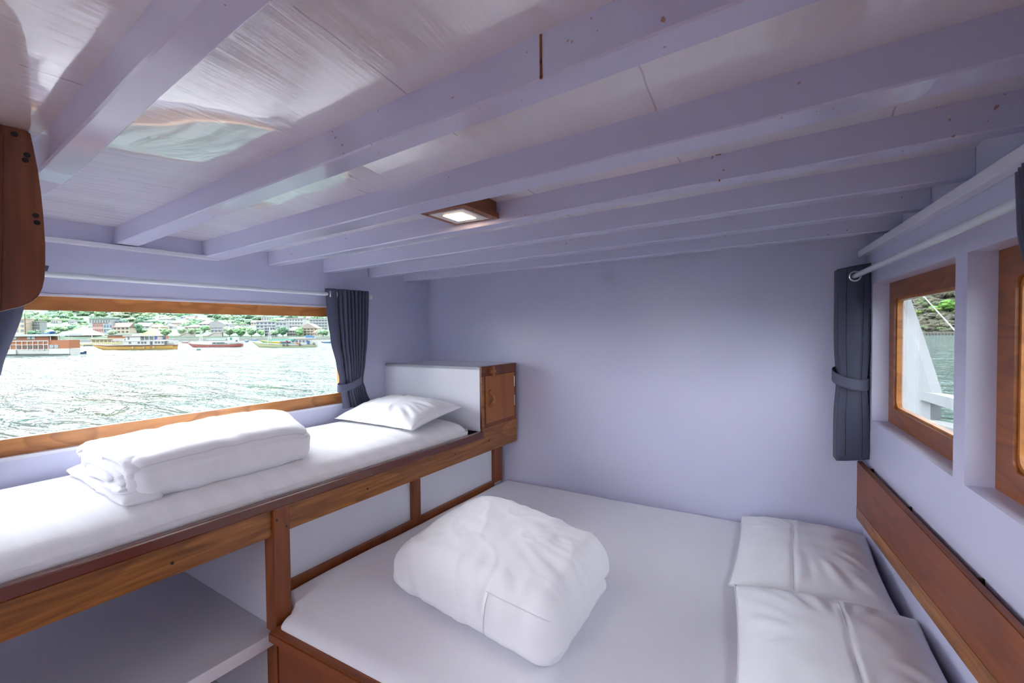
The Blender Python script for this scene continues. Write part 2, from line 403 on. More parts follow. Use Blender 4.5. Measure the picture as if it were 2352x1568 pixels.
# ------------------------------------------------------------------ curtains
def rows(z, tab):                   # tab: [(z, a, b, ...)] descending in z
    for (p, q) in zip(tab, tab[1:]):
        if z >= q[0]:
            t = max(0, min(1, (p[0]-z)/(p[0]-q[0]))); t = t*t*(3-2*t)*.5 + t*.5
            return [x*(1-t)+y*t for x, y in zip(p[1:], q[1:])]
    return list(tab[-1][1:])
def curtain(T, name_label, tab, folds, flat, z0, z1, rings, tie, v0=.060, amp=.022, soft=0.):
    t = thing('curtain', name_label, 'curtain', T(rows(z0, tab)[0], v0, z1))
    bm = BM()
    def fn(s, q):
        z = z0 + (z1-z0)*q; ua, ub, k = rows(z, tab)
        sp = s
        if s < flat: w = .5-.5*math.cos(PI*s/flat)*-1; ph = s/flat*.5; vv = math.sin(PI*s/flat)
        else:
            ph = (s-flat)/(1-flat)*folds; vv = -math.cos(2*PI*ph)*.5+.5 if False else math.sin(2*PI*ph)
        h = flat*1.25; uu = ua + (ub-ua)*(s*1.0)
        v = v0 + (amp*k*vv if s < flat else .013*sstep(.0, .08, s-flat) + amp*k*(.5+.5*vv)) + .004*nz(s*6, z*3, 2)
        return T(uu, v, z)
    grid(bm, fn, int(26*folds), 46)
    ob = link('fabric', bm, 'curtain', t, True); md = ob.modifiers.new('thick', 'SOLIDIFY'); md.thickness = .0018
    for (u, v) in rings:
        link('eyelet_ring', torus(BM(), T(u, v, .2085 if T is L else .213), (Ld if T is L else Rd) + (Ln if T is L else Rn)*.5, .0200, .0042), 'ring', t, True)
    if tie:
        (ua, za, ub, zb_, hh, dv) = tie; bm = BM()
        def fb(s, q):
            a = 2*PI*s; c = math.cos(a); sn = math.sin(a)
            u = (ua+ub)/2 + (ub-ua)/2*1.04*c
            f = (1+c)/2; z = za*(1-f)+zb_*f - .012*max(0, sn)*1. - (q-.5)*hh
            return T(u, v0 + dv*sn, z)
        grid(bm, fb, 48, 4, True)
        o2 = link('tieback', bm, 'tie', t, True); md = o2.modifiers.new('thick', 'SOLIDIFY'); md.thickness = .003
    return t
curtain(L, 'gathered grey-blue curtain tied back beside the berth pillow',
        [(.238, .866, .592, 1), (.12, .858, .596, 1.0), (-.05, .838, .606, .95), (-.18, .806, .622, .85), (-.285, .782, .640, .6), (-.34, .775, .622, .8), (-.432, .768, .585, 1.0)],
        8, .27, .238, -.432, [(.838, .062), (.795, .060)], (.796, -.315, .628, -.262, .042, .034))
curtain(L, 'grey-blue curtain hanging at the frame edge below the hanging wooden panel',
        [(.238, 1.94, 2.30, 1), (.09, 2.005, 2.31, 1), (-.12, 2.06, 2.33, .95), (-.285, 2.14, 2.34, .6), (-.432, 2.12, 2.36, 1)],
        6, .2, .238, -.432, [], (2.13, -.29, 2.35, -.26, .042, .034))
curtain(R, 'dark curtain at the frame edge in front of the nearer small window',
        [(.255, 1.392, 1.60, 1), (.16, 1.40, 1.62, 1), (.05, 1.44, 1.64, .95), (-.22, 1.56, 1.68, .6), (-.55, 1.54, 1.72, 1)],
        6, .2, .255, -.55, [], (1.55, -.24, 1.69, -.22, .042, .034))
# stacked curtain in the corner: folds lie across the rod
tc = thing('curtain', 'narrow stacked slate-blue curtain in the corner beside the small window', 'curtain', R(.06, .06, -.565))
bm = BM(); path = []
nf = 6
for k in range(nf+1):
    u = .022 + .013*k; a, b = (.004, .117) if k % 2 == 0 else (.117, .004)
    for i in range(13):
        s = i/12; v = a+(b-a)*s
        path.append((u + .006*math.sin(PI*s)*(1 if k < nf else 2.2) + (.003*math.cos(PI*s) if k < nf else 0), v))
NP = len(path)
def fcur(s, q):
    i = min(NP-1, int(round(s*(NP-1)))); u, v = path[i]
    z = .258 - .825*q
    pin = 1 - .16*gauss(z+.235, .10)
    vv = .060 + (v-.060)*pin; uu = u + .003*nz(v*20, z*4, i*.02) - (.004*gauss(v-.06, .03) if q > .7 else 0)
    z += -.010*(v-.06)/.06 if q in (0, 1) else 0
    return R(uu, vv, z)
grid(bm, fcur, NP-1, 44)
ob = link('fabric', bm, 'curtain', tc, True); md = ob.modifiers.new('thick', 'SOLIDIFY'); md.thickness = .0016
link('eyelet_ring', torus(BM(), R(.121, .060, .213), Rd, .0190, .0042), 'ring', tc, True)
def hole(s, q): a = 2*PI*s; return R(.1195, .060+.0175*q*math.cos(a), .213+.0175*q*math.sin(a))
hb = BM(); grid(hb, hole, 24, 1, True); bmesh.ops.remove_doubles(hb, verts=hb.verts[:], dist=1e-5); link('eyelet_hole', hb, 'dark', tc)
for vv in (.088, .030):
    link('stitch_line', tube(BM(), [R(.1165+.0008*math.sin(i), .060+(vv-.060)*(1-.16*gauss(.25-.8*i/30+.235, .10)), .25-.8*i/30) for i in range(31)], .0011, 6), 'dark', tc, True)
bm = BM()
def ft_(s, q):
    a = 2*PI*s; c, sn = math.cos(a), math.sin(a)
    z = -.200 - .042*(.5-.5*c) + (q-.5)*-.048 + .012*sn
    return R(.070 - .062*c - .004, .064 + .066*sn, z)
grid(bm, ft_, 48, 4, True); ob = link('tieback', bm, 'tie', tc, True); md = ob.modifiers.new('thick', 'SOLIDIFY'); md.thickness = .003
# ------------------------------------------------------------------ single berth joinery
FV = .737
bb = thing('bunk_berth', 'long wooden berth with red-brown cap rail and open shelf under the harbour window', 'berth', L(1.5, .4, ZF))
link('cap_rail', bx(L, (.365, .722, -.598), (3.0, .753, -.562), .005), 'cap', bb, label='dark red-brown cap rail')
link('fascia_board', bx(L, (.003, .712, -.690), (1.512, .737, -.598), .002), 'fascia', bb)
link('fascia_board', bx(L, (1.560, .712, -.692), (3.0, .737, -.598), .002), 'fascia', bb)
link('filler_board', bx(L, (.003, .705, -.598), (.365, .739, -.548), .002), 'fascia', bb)
link('post', bx(L, (1.506, .690, -1.42), (1.562, .752, -.596), .003), 'postw', bb)
link('post', bx(L, (.745, .610, -.95), (.798, .632, -.68), .002), 'postw', bb)
link('post', bx(L, (.012, .610, -.95), (.100, .632, -.66), .002), 'postw', bb)
link('bottom_rail', bx(L, (.10, .610, -.985), (1.506, .632, -.935), .003), 'postw', bb)
link('back_panel', bx(L, (.0, .595, -1.42), (1.52, .610, -.66)), 'white', bb, label='white painted panel')
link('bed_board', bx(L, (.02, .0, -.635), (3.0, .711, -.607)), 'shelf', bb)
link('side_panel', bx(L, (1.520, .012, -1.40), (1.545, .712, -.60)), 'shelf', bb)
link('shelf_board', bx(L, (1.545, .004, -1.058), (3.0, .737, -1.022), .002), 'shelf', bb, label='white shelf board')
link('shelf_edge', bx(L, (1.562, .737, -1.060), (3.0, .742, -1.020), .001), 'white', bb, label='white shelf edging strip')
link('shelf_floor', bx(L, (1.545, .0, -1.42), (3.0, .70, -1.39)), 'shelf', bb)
pl = [(1.85, .738, -.655), (.60, .738, -.635), (1.16, .738, -.648), (.30, .738, -.63)]
for u, v, z in pl: link('screw_plug', tube(BM(), [L(u, v-.004, z), L(u, v+.0006, z)], .0045, 10), 'plug', bb)
for u, z in ((1.552, -.635), (1.518, -.668)): link('screw_plug', tube(BM(), [L(u, .748, z), L(u, .7526, z)], .004, 10), 'plug', bb)
# locker at the head of the berth
lk = thing('locker', 'white box locker with small wooden door at the head of the narrow berth', 'locker', L(.2, .4, -.56))
def Lk(u, v, z): return L(u + .036*(1-v/FV)*(1 if u > .2 else 0), v, z)
bm = BM()
box(bm, Lk, (.345, .0, -.566), (.366, .725, -.203), .002); box(bm, Lk, (.0, .0, -.222), (.366, .725, -.203), .002); box(bm, Lk, (0, 0, -.566), (.345, .02, -.222))
link('body', bm, 'white', lk)
link('door_frame', frame_ring(L, (.004, -.548, .366, -.202), (.034, -.528, .334, -.256), .002, .715, .737), 'frame', lk)
link('head_rail', bx(L, (.006, .735, -.236), (.364, .7395, -.203), .002), 'frame', lk)
link('corner_strip', bx(L, (.345, .735, -.548), (.366, .740, -.262), .001), 'fascia', lk)
dr = link('door', bx(L, (.034, .722, -.527), (.332, .742, -.257), .002), 'door', lk)
hp = [L(.292, .742+.030*math.sin(PI*i/14), -.345-.085*i/14) for i in range(15)]
link('handle', tube(BM(), hp, [.012 if i in (0, 14) else .0095 for i in range(15)], 10), 'teakz', dr, True)
for z in (-.315, -.43):
    h = BM(); box(h, L, (.026, .7395, z-.032), (.036, .7425, z+.032), .001)
    for q in range(5): tube(h, [L(.031, .7425, z-.031+.0125*q), L(.031, .7425, z-.020+.0125*q)], .0022, 8)
    link('hinge', h, 'steel', dr)
lt = link('turn_latch', bx(L, (.270, .7395, -.248), (.296, .750, -.212), .002), 'teakz', lk)
link('latch_crossbar', bx(L, (.248, .747, -.240), (.304, .760, -.226), .003), 'teakz', lt)
link('latch_bolt', bx(L, (.268, .752, -.262), (.286, .764, -.205), .003), 'teakz', lt)
# ------------------------------------------------------------------ double berth
db = thing('double_berth', 'low wooden platform of the wide double bed with a dark end board', 'berth', W(-.6, 1.7, ZF))
xl_ = lambda y: (L0 - Ld*(D-y)).x + .634
link('end_board', (lambda b: (hexa(b, [W(-1.448, .866, -1.022), W(.42, .866, -1.022), W(.42, .935, -1.022), W(-1.448, .935, -1.022), W(-1.448, .866, -.985), W(.42, .866, -.985), W(.42, .935, -.985), W(-1.448, .935, -.985)]), bmesh.ops.bevel(b, geom=b.edges[:], offset=.006, segments=2, affect='EDGES'), b)[2])(BM()), 'endw', db)
link('end_panel', bx(W, (-1.44, .898, -1.42), (.42, .918, -1.022)), 'endw', db)
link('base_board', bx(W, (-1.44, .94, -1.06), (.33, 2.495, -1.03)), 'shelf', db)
def mat_d(x, y, h): return 0
y0, y1 = .893, 2.492
def mdef(p, n):
    q = (p.y + .815)/1.63; y = y0 + (y1-y0)*q
    xa = xl_(y) + .004; xa += max(0, -1.452 - xa)*sstep(1.02, .955, y); xb = (R0 - Rd*(D-y)).x - .012
    x = xa + (xb-xa)*(p.x+.95)/1.9
    z = -1.02 + (p.z+.05) * .72
    if n.z > .3: z += .006*nz(x*2, y*2, 1) + .002*nz(x*9+y*6, y*2, 4)
    return W(x, y, z - .012*gauss(y-y0, .12))
bm, _ = roundbox((1.9, 1.63, .1), (.045, .055, .045), (90, 80, 16), mdef)
link('mattress', bm, 'sheet', None, True, label='wide double mattress under a smooth white fitted sheet', cat='mattress')
# headboard on the wall behind the pillows
hd = thing('headboard', 'long reddish wooden board on the wall behind the two bed pillows', 'headboard', R(.9, .02, -.8))
bm = BM(); ht = lambda u: -.583+.016*u; hl = lambda u: -.838+.062*u
hexa(bm, [R(.035, .012, hl(0)), R(2.2, .012, hl(2.2)), R(2.2, .032, hl(2.2)), R(.035, .032, hl(0)), R(.035, .012, ht(0)), R(2.2, .012, ht(2.2)), R(2.2, .032, ht(2.2)), R(.035, .032, ht(0))])
bmesh.ops.bevel(bm, geom=bm.edges[:], offset=.003, segments=2, affect='EDGES'); link('board', bm, 'head', hd)
bm = BM(); hm = lambda u: hl(u)+.055
hexa(bm, [R(.04, .031, hl(0)+.004), R(2.2, .031, hl(2.2)+.004), R(2.2, .0335, hl(2.2)+.004), R(.04, .0335, hl(0)+.004), R(.04, .031, hm(0)), R(2.2, .031, hm(2.2)), R(2.2, .0335, hm(2.2)), R(.04, .0335, hm(0))])
link('edge_strip', bm, 'fascia', hd, label='lighter brown strip along the lower edge')
for u in (.16, .62, 1.1, 1.6): link('bracket', bx(R, (u, .0, ht(u)-.03), (u+.007, .012, ht(u)-.001)), 'dark', hd)
# ------------------------------------------------------------------ single mattress, pillow, rolled duvet
u0, u1 = .435, 3.0
def sdef(p, n):
    q = (p.x+1.28)/2.56; u = u0+(u1-u0)*q; v = .3640 + p.y
    z = -.604 + (p.z+.07)*.757
    v2 = (v-.364)/.356
    if n.z > .2: z += -.034*max(0, v2)**4 + .003*nz(u*3, v*3, 1) + .0022*abs(nz(u*1.2, v*16, 4))*(.3+.7*sstep(.9, .4, abs(v2)))
    return L(u, v + .003*nz(u*5, z*5, 2), z)
bm, _ = roundbox((2.56, .712, .14), (.05, .075, .06), (150, 60, 16), sdef)
link('mattress', bm, 'stripe', None, True, label='narrow berth mattress under a white fitted sheet below the harbour window', cat='mattress')
def pillow(name_label, c, ax, ay, up, w, l, h, seam, seed, bend=None):
    t = thing('pillow', name_label, 'pillow', c)
    N = 56; bm = BM()
    def P(s, q, sg):
        s_, q_ = 2*s-1, 2*q-1
        e = (1-abs(s_)**2.6)*(1-abs(q_)**2.6); e = max(0, e)**.55
        px = w/2*s_*(1-.055*(1-q_*q_)) ; py = l/2*q_*(1-.055*(1-s_*s_))
        hh = h*e*(1 if sg > 0 else .38)
        rr = math.atan2(q_, s_)
        edge = sstep(.35, .95, max(abs(s_), abs(q_)))
        hh += sg*edge*(1-edge)*.045*nz(rr*5+seed, max(abs(s_), abs(q_))*1.5, seed)*min(1, e*2)
        hh += .004*nz(px*14, py*14, seed)*min(1, e*2)
        if sg > 0 and seam is not None:
            hh -= .007*gauss(s_-seam-.03*math.sin(q_*2), .018)*min(1, 3*e); hh += .0015*gauss(s_-seam-.05, .03)*min(1, 3*e)
        o = c + ax*px + ay*py + up*(sg*hh)
        return bend(o, s_, q_, sg) if bend else o
    A = grid(bm, lambda s, q: P(s, q, 1), N, N); B = grid(bm, lambda s, q: P(s, q, -1), N, N)
    bmesh.ops.remove_doubles(bm, verts=bm.verts[:], dist=.0002)
    link('pillowcase', bm, 'duvet', t, True)
    if seam is not None:
        pts = [P((seam+1)/2 + .015*math.sin((2*q-1)*2), q, 1) + up*.0015 for q in [.03+.94*i/40 for i in range(41)]]
        link('case_seam', tube(BM(), pts, .0011, 6), 'seam', t, True)
    # welt round the edge
    pts = []
    for i in range(4*24):
        k, f = divmod(i, 24); f /= 24
        s, q = ((f, 0), (1, f), (1-f, 1), (0, 1-f))[k]; pts.append(P(s, q, 1))
    pts.append(pts[0]); link('piping', tube(BM(), pts, .0022, 6, False), 'duvet', t, True)
    return t
Z3 = Vector((0, 0, 1))
ca = (Ld*.95 + Ln*.31).normalized(); cb_ = (Ln*.95 - Ld*.31).normalized()
pillow('single white pillow leaning on the white locker of the narrow berth', L(.622, .350, -.452), Ln, (Ld*.36+Z3*.055).normalized(), (Z3*.36-Ld*.055).normalized(), .60, .385, .078, -.28, 3)
tl = Matrix.Rotation(math.radians(-7), 3, 'Z')
pax = tl @ Vector((1, 0, 0)); pay = tl @ Vector((0, 1, 0))
pillow('white bed pillow touching the plain end wall, farther of the bed pair', W(.098, 2.130, -.920), (Vector((1, -.02, .02))).normalized(), Vector((.0, 1, 0)), Vector((-.02, 0, 1)).normalized(), .49, .70, .080, -.15, 11)
pillow('white bed pillow nearer the bottom of the photo, overlapping the other bed pillow', W(.145, 1.435, -.912), (Vector((1, .07, .02))).normalized(), Vector((-.06, 1, .03)).normalized(), Vector((-.02, -.03, 1)).normalized(), .50, .70, .090, .12, 23)
# rolled duvet on the narrow berth
rd_ = thing('rolled_duvet', 'long rolled white duvet lying on the narrow berth under the harbour window', 'duvet', L(1.45, .36, -.455))
UA, UB = 1.20, 1.895
def rdef(p, n):
    q = (p.x+.33)/.66                     # 0 at the far end
    v = .350 + p.y/.25*.268*(.98 - .06*(2*abs(q-.5))**3)
    ua = 1.315 - .42*(.6-v); u = UB - (UB-ua)*(1-q)
    zz = p.z + .07
    top = .86 + .14*math.sin(PI*min(1, max(0, .12+q*.80))) + .09*gauss(q-.22, .25)*gauss(v-.25, .25) - .10*gauss(q, .10)
    z = -.506 - .012*sstep(.5, .65, v) + zz*top*1.04
    w = .006*nz(u*11, v*4+zz*5, 2) + .0035*nz(u*26, v*5+zz*9, 7)
    seam = gauss(p.z-.045, .006)*(1 if p.y > 0 else 0)
    if n.y > .05 or n.z > .05:
        pk = .5+.5*math.sin(u*61 + 4*nz(u*5, 0, 1)); w += .006*pk*gauss(p.z-.045, .028)*(1 if p.y > .05 else 0) - .010*seam
    d = Ln*(n.y*w) + Vector((0, 0, n.z*w)) - Ld*(n.x*w)
    return L(u, v, z) + d
bm, rput = roundbox((.66, .50, .14), (.055, .06, .052), (120, 64, 40), rdef)
link('roll_body', bm, 'duvet', rd_, True)
# end of the roll: folded layers following a flattened spiral
def layer(path, r, name, ulen, seed):
    bm = BM(); n = len(path); ring = []
    pts = []
    for i in range(n-1):
        for k in range(8): 
            t = k/8; pts.append((path[i][0]*(1-t)+path[i+1][0]*t, path[i][1]*(1-t)+path[i+1][1]*t))
    pts.append(path[-1])
    for it in range(10): pts = [pts[0]] + [((pts[i-1][0]+2*pts[i][0]+pts[i+1][0])/4, (pts[i-1][1]+2*pts[i][1]+pts[i+1][1])/4) for i in range(1, len(pts)-1)] + [pts[-1]]
    m = 18
    for i, (v, z) in enumerate(pts):
        a = pts[max(0, i-1)]; b = pts[min(len(pts)-1, i+1)]; dv, dz = b[0]-a[0], b[1]-a[1]; l_ = math.hypot(dv, dz) or 1; nv, nzz = -dz/l_, dv/l_
        e = min(1, min(i, len(pts)-1-i)/3+.35)
        rr = []
        for k in range(m):
            th = 2*PI*k/m; ru = math.cos(th); rn = math.sin(th)
            wr = 1 + .30*nz(i*.35+seed, th*1.2, seed) + .34*nz(i*.75, th*1.6, seed+5)
            uu = ulen*(max(ru, -.6))*(.8+.2*wr); off = r*rn*wr*e
            rr.append(bm.verts.new(L(UB-.037+uu, v+nv*off, z+nzz*off)))
        ring.append(rr)
    for A, B in zip(ring, ring[1:]):
        for k in range(m): bm.faces.new((A[k], A[(k+1) % m], B[(k+1) % m], B[k]))
    bm.faces.new(ring[0][::-1]); bm.faces.new(ring[-1]); return link(name, bm, 'duvet', rd_, True)
layer([(.566, -0.4795), (.566, -0.4424), (.566, -0.4085), (.52, -0.3915), (.38, -0.3852), (.22, -0.3830), (.125, -0.3936), (.112, -0.4138), (.145, -0.4233)], .0175, 'fold_layer', .040, 1)
layer([(.555, -0.4530), (.525, -0.4265), (.43, -0.4170), (.32, -0.4159), (.22, -0.4233), (.185, -0.4477)], .0150, 'fold_layer', .050, 4)
layer([(.20, -0.4551), (.26, -0.4615), (.36, -0.4509), (.46, -0.4466)], .0165, 'fold_layer', .052, 9)
layer([(.605, -0.4933), (.52, -0.4912), (.38, -0.4869), (.22, -0.4806), (.075, -0.4763)], .0225, 'fold_layer', .060, 13)
layer([(.57, -0.4636), (.49, -0.4657), (.42, -0.4700)], .0185, 'fold_layer', .060, 17)
sp = [rput(-.300+.61*i/60, .236, .052) + Ln*.002 + Vector((0, 0, .002)) for i in range(61)]
link('duvet_seam', tube(BM(), sp, .0013, 6), 'seam', rd_, True)
# folded duvet on the double bed
fd = thing('folded_duvet', 'thick folded white duvet sitting in the middle of the double bed', 'duvet', W(-.88, 1.4, -.955))
A0, B0, C0, D0 = Vector((-1.235, 1.205)), Vector((-.515, 1.085)), Vector((-.520, 1.60)), Vector((-1.20, 1.74))
def ddef(p, n):
    s = (p.x+.36)/.72; q = (p.y+.26)/.52; zz = p.z + .10            # zz 0..0.2
    base = (A0*(1-s)+B0*s)*(1-q) + (D0*(1-s)+C0*s)*q
    r = math.hypot((s-.47)*1.15, (q-.52)*1.0)
    hfac = .97 + .24*sstep(.66, .10, math.hypot((s-.52)*1.0, (q-.62)*.95)) + .10*gauss(s-.22, .22)*gauss(q-.95, .3) + .05*gauss(s-1, .3)*gauss(q-.6, .5)
    hfac -= .10*gauss(s, .22) * sstep(.5, 0, q)
    z = zz*hfac
    # crease between the two layers, on the side of the pillows and at the back
    cr = gauss(zz-.070+.02*sstep(.5, 0, q), .015)
    pin = .075*cr*max(0, n.x)*sstep(.02, .25, q) + .018*cr*max(0, -n.x)*.3
    out = Vector((0, 0))
    bulge = math.sin(PI*min(1, zz/.17))*.012
    out.x = n.x*bulge - pin; out.y = n.y*bulge - .02*cr*max(0, n.y)
    x, y = base.x+out.x, base.y+out.y
    # wrinkles
    rad = math.atan2(q-.5, s-.5)
    w = .0030*nz(rad*7, r*2.2, 3)*sstep(.15, .5, r) + .0035*abs(nz(x*7+y*11, y*3-x*3, 12)) + .0050*nz(x*8+y*5, y*9-x*2, 6) + .0026*nz(x*24, y*11+zz*8, 9)
    front = max(0, -n.y)
    w += front*(.008*nz(x*20+zz*6, zz*4, 2) + .007*(1-abs(nz(x*13+zz*9, zz*3, 7)))**5)*sstep(.74, .5, s)
    w += max(0, n.z)*.005*(1-abs(nz(x*6+y*4, y*5-x*3, 21)))**6
    if s < .66: w -= .006*gauss(s-.655, .02)*front
    return W(x + n.x*w, y + n.y*w, -.958 + z + max(0, n.z)*w)
bm, dput = roundbox((.72, .52, .20), (.075, .075, .070), (120, 96, 48), ddef)
link('cover', bm, 'duvet', fd, True)
sx_ = .115
pts = [dput(sx_ + .012*math.sin(i/20), -.26, -.09+.165*i/24) for i in range(25)]
link('duvet_seam', tube(BM(), [p + Vector((0, -.002, .001)) for p in pts], .0013, 6), 'seam', fd, True)
pts = [dput(sx_ + (.345-sx_)*i/24, -.26+.02*(i/24), .072 - .012*i/24) for i in range(25)]
link('duvet_seam', tube(BM(), [p + Vector((0, -.001, .003)) for p in pts], .0012, 6), 'seam', fd, True)
# ------------------------------------------------------------------ ceiling lamp
lp = thing('ceiling_lamp', 'small square wooden ceiling lamp with a lit white panel between the beams', 'lamp', W(-.93, 1.25, .388))
lx0, lx1, ly0, ly1, lz = -1.022, -.832, 1.150, 1.349, .3875
link('wooden_box', frame_ring(lambda u, v, z: W(u, z, v), (lx0, ly0, lx1, ly1), (lx0+.028, ly0+.028, lx1-.028, ly1-.028), .003, lz, lz+.016), 'teakd', lp)
bm = BM(); box(bm, W, (lx0+.002, ly0+.012, lz+.016), (lx1-.010, ly1-.002, lz+.085)); link('housing', bm, 'teakd', lp)
link('trim_plate', frame_ring(lambda u, v, z: W(u, z, v), (lx0+.026, ly0+.026, lx1-.026, ly1-.026), (lx0+.060, ly0+.060, lx1-.060, ly1-.060), .008, lz-.003, lz+.010), 'plastic', lp)
link('diffuser', bx(W, (lx0+.058, ly0+.058, lz-.0045), (lx1-.058, ly1-.058, lz+.002), .001), 'lamp', lp)
for x, y in ((lx0+.013, ly0+.03), (lx0+.013, ly1-.04), (lx1-.013, ly0+.06), (lx1-.013, ly1-.02), (lx0+.05, ly1-.012), (lx1-.05, ly0+.014)):
    link('screw', tube(BM(), [W(x, y, lz-.0008), W(x, y, lz+.003)], .0035, 8), 'plug', lp)
# ------------------------------------------------------------------ hanging wooden panel at the frame edge
hp_ = thing('hanging_panel', 'varnished wooden panel with rounded corner and dark screw holes hanging from the ceiling', 'wooden panel', W(-1.5, .33, .1))
prof = [(69, 303), (76, 335), (86, 385), (94, 440), (100, 500), (104, 560), (104, 610), (102, 640), (97, 662), (88, 680), (74, 693), (50, 703), (0, 716), (-120, 728), (-260, 735), (-260, 225), (0, 280), (40, 291)]
def hpt(x, y, d): return far(x, y, d)
ref = far(50, 500, .97); _f = far(90, 470, 1)-EYE; nrm = Vector((-_f.x, -_f.y, 0)).normalized()
def onplane(x, y, off=0):
    r = FW + RT*(x-CX)/F - UP*(y-CY)/F
    return EYE + r*(((ref + nrm*off - EYE).dot(nrm))/r.dot(nrm))
front = [onplane(x, y) for x, y in prof]
bm = prism(BM(), front, [p - nrm*.012 for p in front])
bmesh.ops.bevel(bm, geom=[e for e in bm.edges], offset=.0025, segments=2, affect='EDGES')
link('board', bm, 'hatch', hp_)
dk = [onplane(x, y) + nrm*.001 for x, y in ((8, 290), (6, 500), (2, 708), (-200, 725), (-200, 240))]
link('facing_strip', prism(BM(), [p - nrm*.002 for p in dk], [p + nrm*.006 for p in dk]), 'hatchd', hp_, label='darker red facing strip')
for x, y in ((33, 308), (62, 356), (58, 368), (82, 495), (85, 511)):
    p = onplane(x, y); link('screw_hole', tube(BM(), [p - nrm*.002, p + nrm*.0006], .0055, 12), 'plug', hp_)
# ------------------------------------------------------------------ the harbour outside
K = .28                            # darkens outdoor colours below real paint, offsetting the sky brightened for the cabin
RH = Vector((RT.x, RT.y, 0)).normalized(); FH = Vector((FW.x, FW.y, 0)).normalized()
_pm = {}
def pm(r, g, b, k=K, rough=.75):
    key = (r, g, b, k)
    if key not in _pm: _pm[key] = plain('paint_%d_%d_%d' % (r, g, b), srgb(r, g, b, k), rough)
    return _pm[key]
def leafmat(name, a, b, k=K):
    t = NT(name); v = t.coord(); n = t.noise(v, 3.5, 4, .6); oi = t.n('ShaderNodeObjectInfo')
    c = t.mix(t.ramp(n, [(.35, (0, 0, 0)), (.65, (1, 1, 1))]), srgb(*a, k), srgb(*b, k))
    hs = t.n('ShaderNodeHueSaturation'); t.l(c, hs.inputs['Color'])
    t.l(t.math('ADD', .47, t.math('MULTIPLY', oi.outputs['Random'], .06)), hs.inputs['Hue'])
    t.l(t.math('ADD', .8, t.math('MULTIPLY', oi.outputs['Random'], .4)), hs.inputs['Value'])
    return t.set(Base_Color=hs.outputs[0], Roughness=.8)
LEAF = [leafmat('leaf_green', (105, 165, 105), (175, 215, 150), K*1.05), leafmat('leaf_pale', (150, 200, 150), (205, 232, 190), K*1.05), leafmat('leaf_deep', (85, 140, 105), (140, 185, 145), K*1.05)]
SCRUB = [leafmat('scrub_brown', (96, 98, 70), (150, 148, 110), .24), leafmat('scrub_green', (84, 112, 58), (140, 165, 92), .23), leafmat('scrub_bright', (105, 160, 40), (165, 215, 85), .26), leafmat('scrub_grey', (110, 108, 92), (160, 155, 135), .22)]
# water
t = NT('harbour_water'); v = t.coord(which='Object')
n1 = t.noise(t.coord(scale=(.34, 1, 1), rot=(0, 0, -yaw)), .55, 4, .62, .6); n2 = t.noise(t.coord(scale=(.4, 1, 1), rot=(0, 0, -yaw)), 2.2, 3, .6, .3); n3 = t.noise(v, .12, 2)
h = t.math('ADD', t.math('ADD', t.math('MULTIPLY', n1, 1.2), t.math('MULTIPLY', n2, .14)), t.math('MULTIPLY', n3, 1.0))
t.bump(h, 1.0, 3.4)
M['water'] = t.set(Base_Color=(.003, .042, .037, 1), Roughness=.07, IOR=1.46, Specular_IOR_Level=.5)
bm = BM(); grid(bm, lambda s, q: Vector((-700+1500*s, -260+1200*q, ZC+SEA)), 40, 40)
link('sea', bm, 'water', kind='structure')
# hillsides: ground rising from the shore
def yl(d): return 773.5-(d-212)/4.0
def yr(d): return 766.5-(d-186)*1.05
def ground(name, pa, pb, d0, d1, yf, mat, nu, nv, amp):
    bm = BM()
    def fn(s, q):
        d = d0+(d1-d0)*max(0, q-1/nv)*nv/(nv-1); p = far(pa+(pb-pa)*s, yf(d), d)
        if q == 0: p.z = ZC+SEA-.5; return p - FH*1.5
        return p + Vector((0, 0, amp*nz(p.x*.05, p.y*.05, 1)*min(1, q*6) + amp*.4*nz(p.x*.2, p.y*.2, 2)*min(1, q*8)))
    grid(bm, fn, nu, nv)
    return link(name, bm, mat, None, True, kind='structure')
def gmat(name, cols, sc):
    t = NT(name); n = t.noise(t.coord(), sc, 6, .65)
    return t.set(Base_Color=t.ramp(n, [(.3, cols[0]), (.5, cols[1]), (.68, cols[2])]), Roughness=.95)
ground('hillside_harbour', -700, 1250, 211, 760, yl, gmat('harbour_hill', (srgb(100, 150, 118, K*.42), srgb(132, 178, 138, K*.45), srgb(160, 190, 150, K*.5)), .09), 110, 40, 2.2)
ground('hillside_scrub', 1960, 2900, 185, 330, yr, gmat('scrub_hill', (srgb(78, 86, 56, .15), srgb(108, 112, 78, .17), srgb(132, 122, 92, .18)), .22), 90, 50, 1.6)
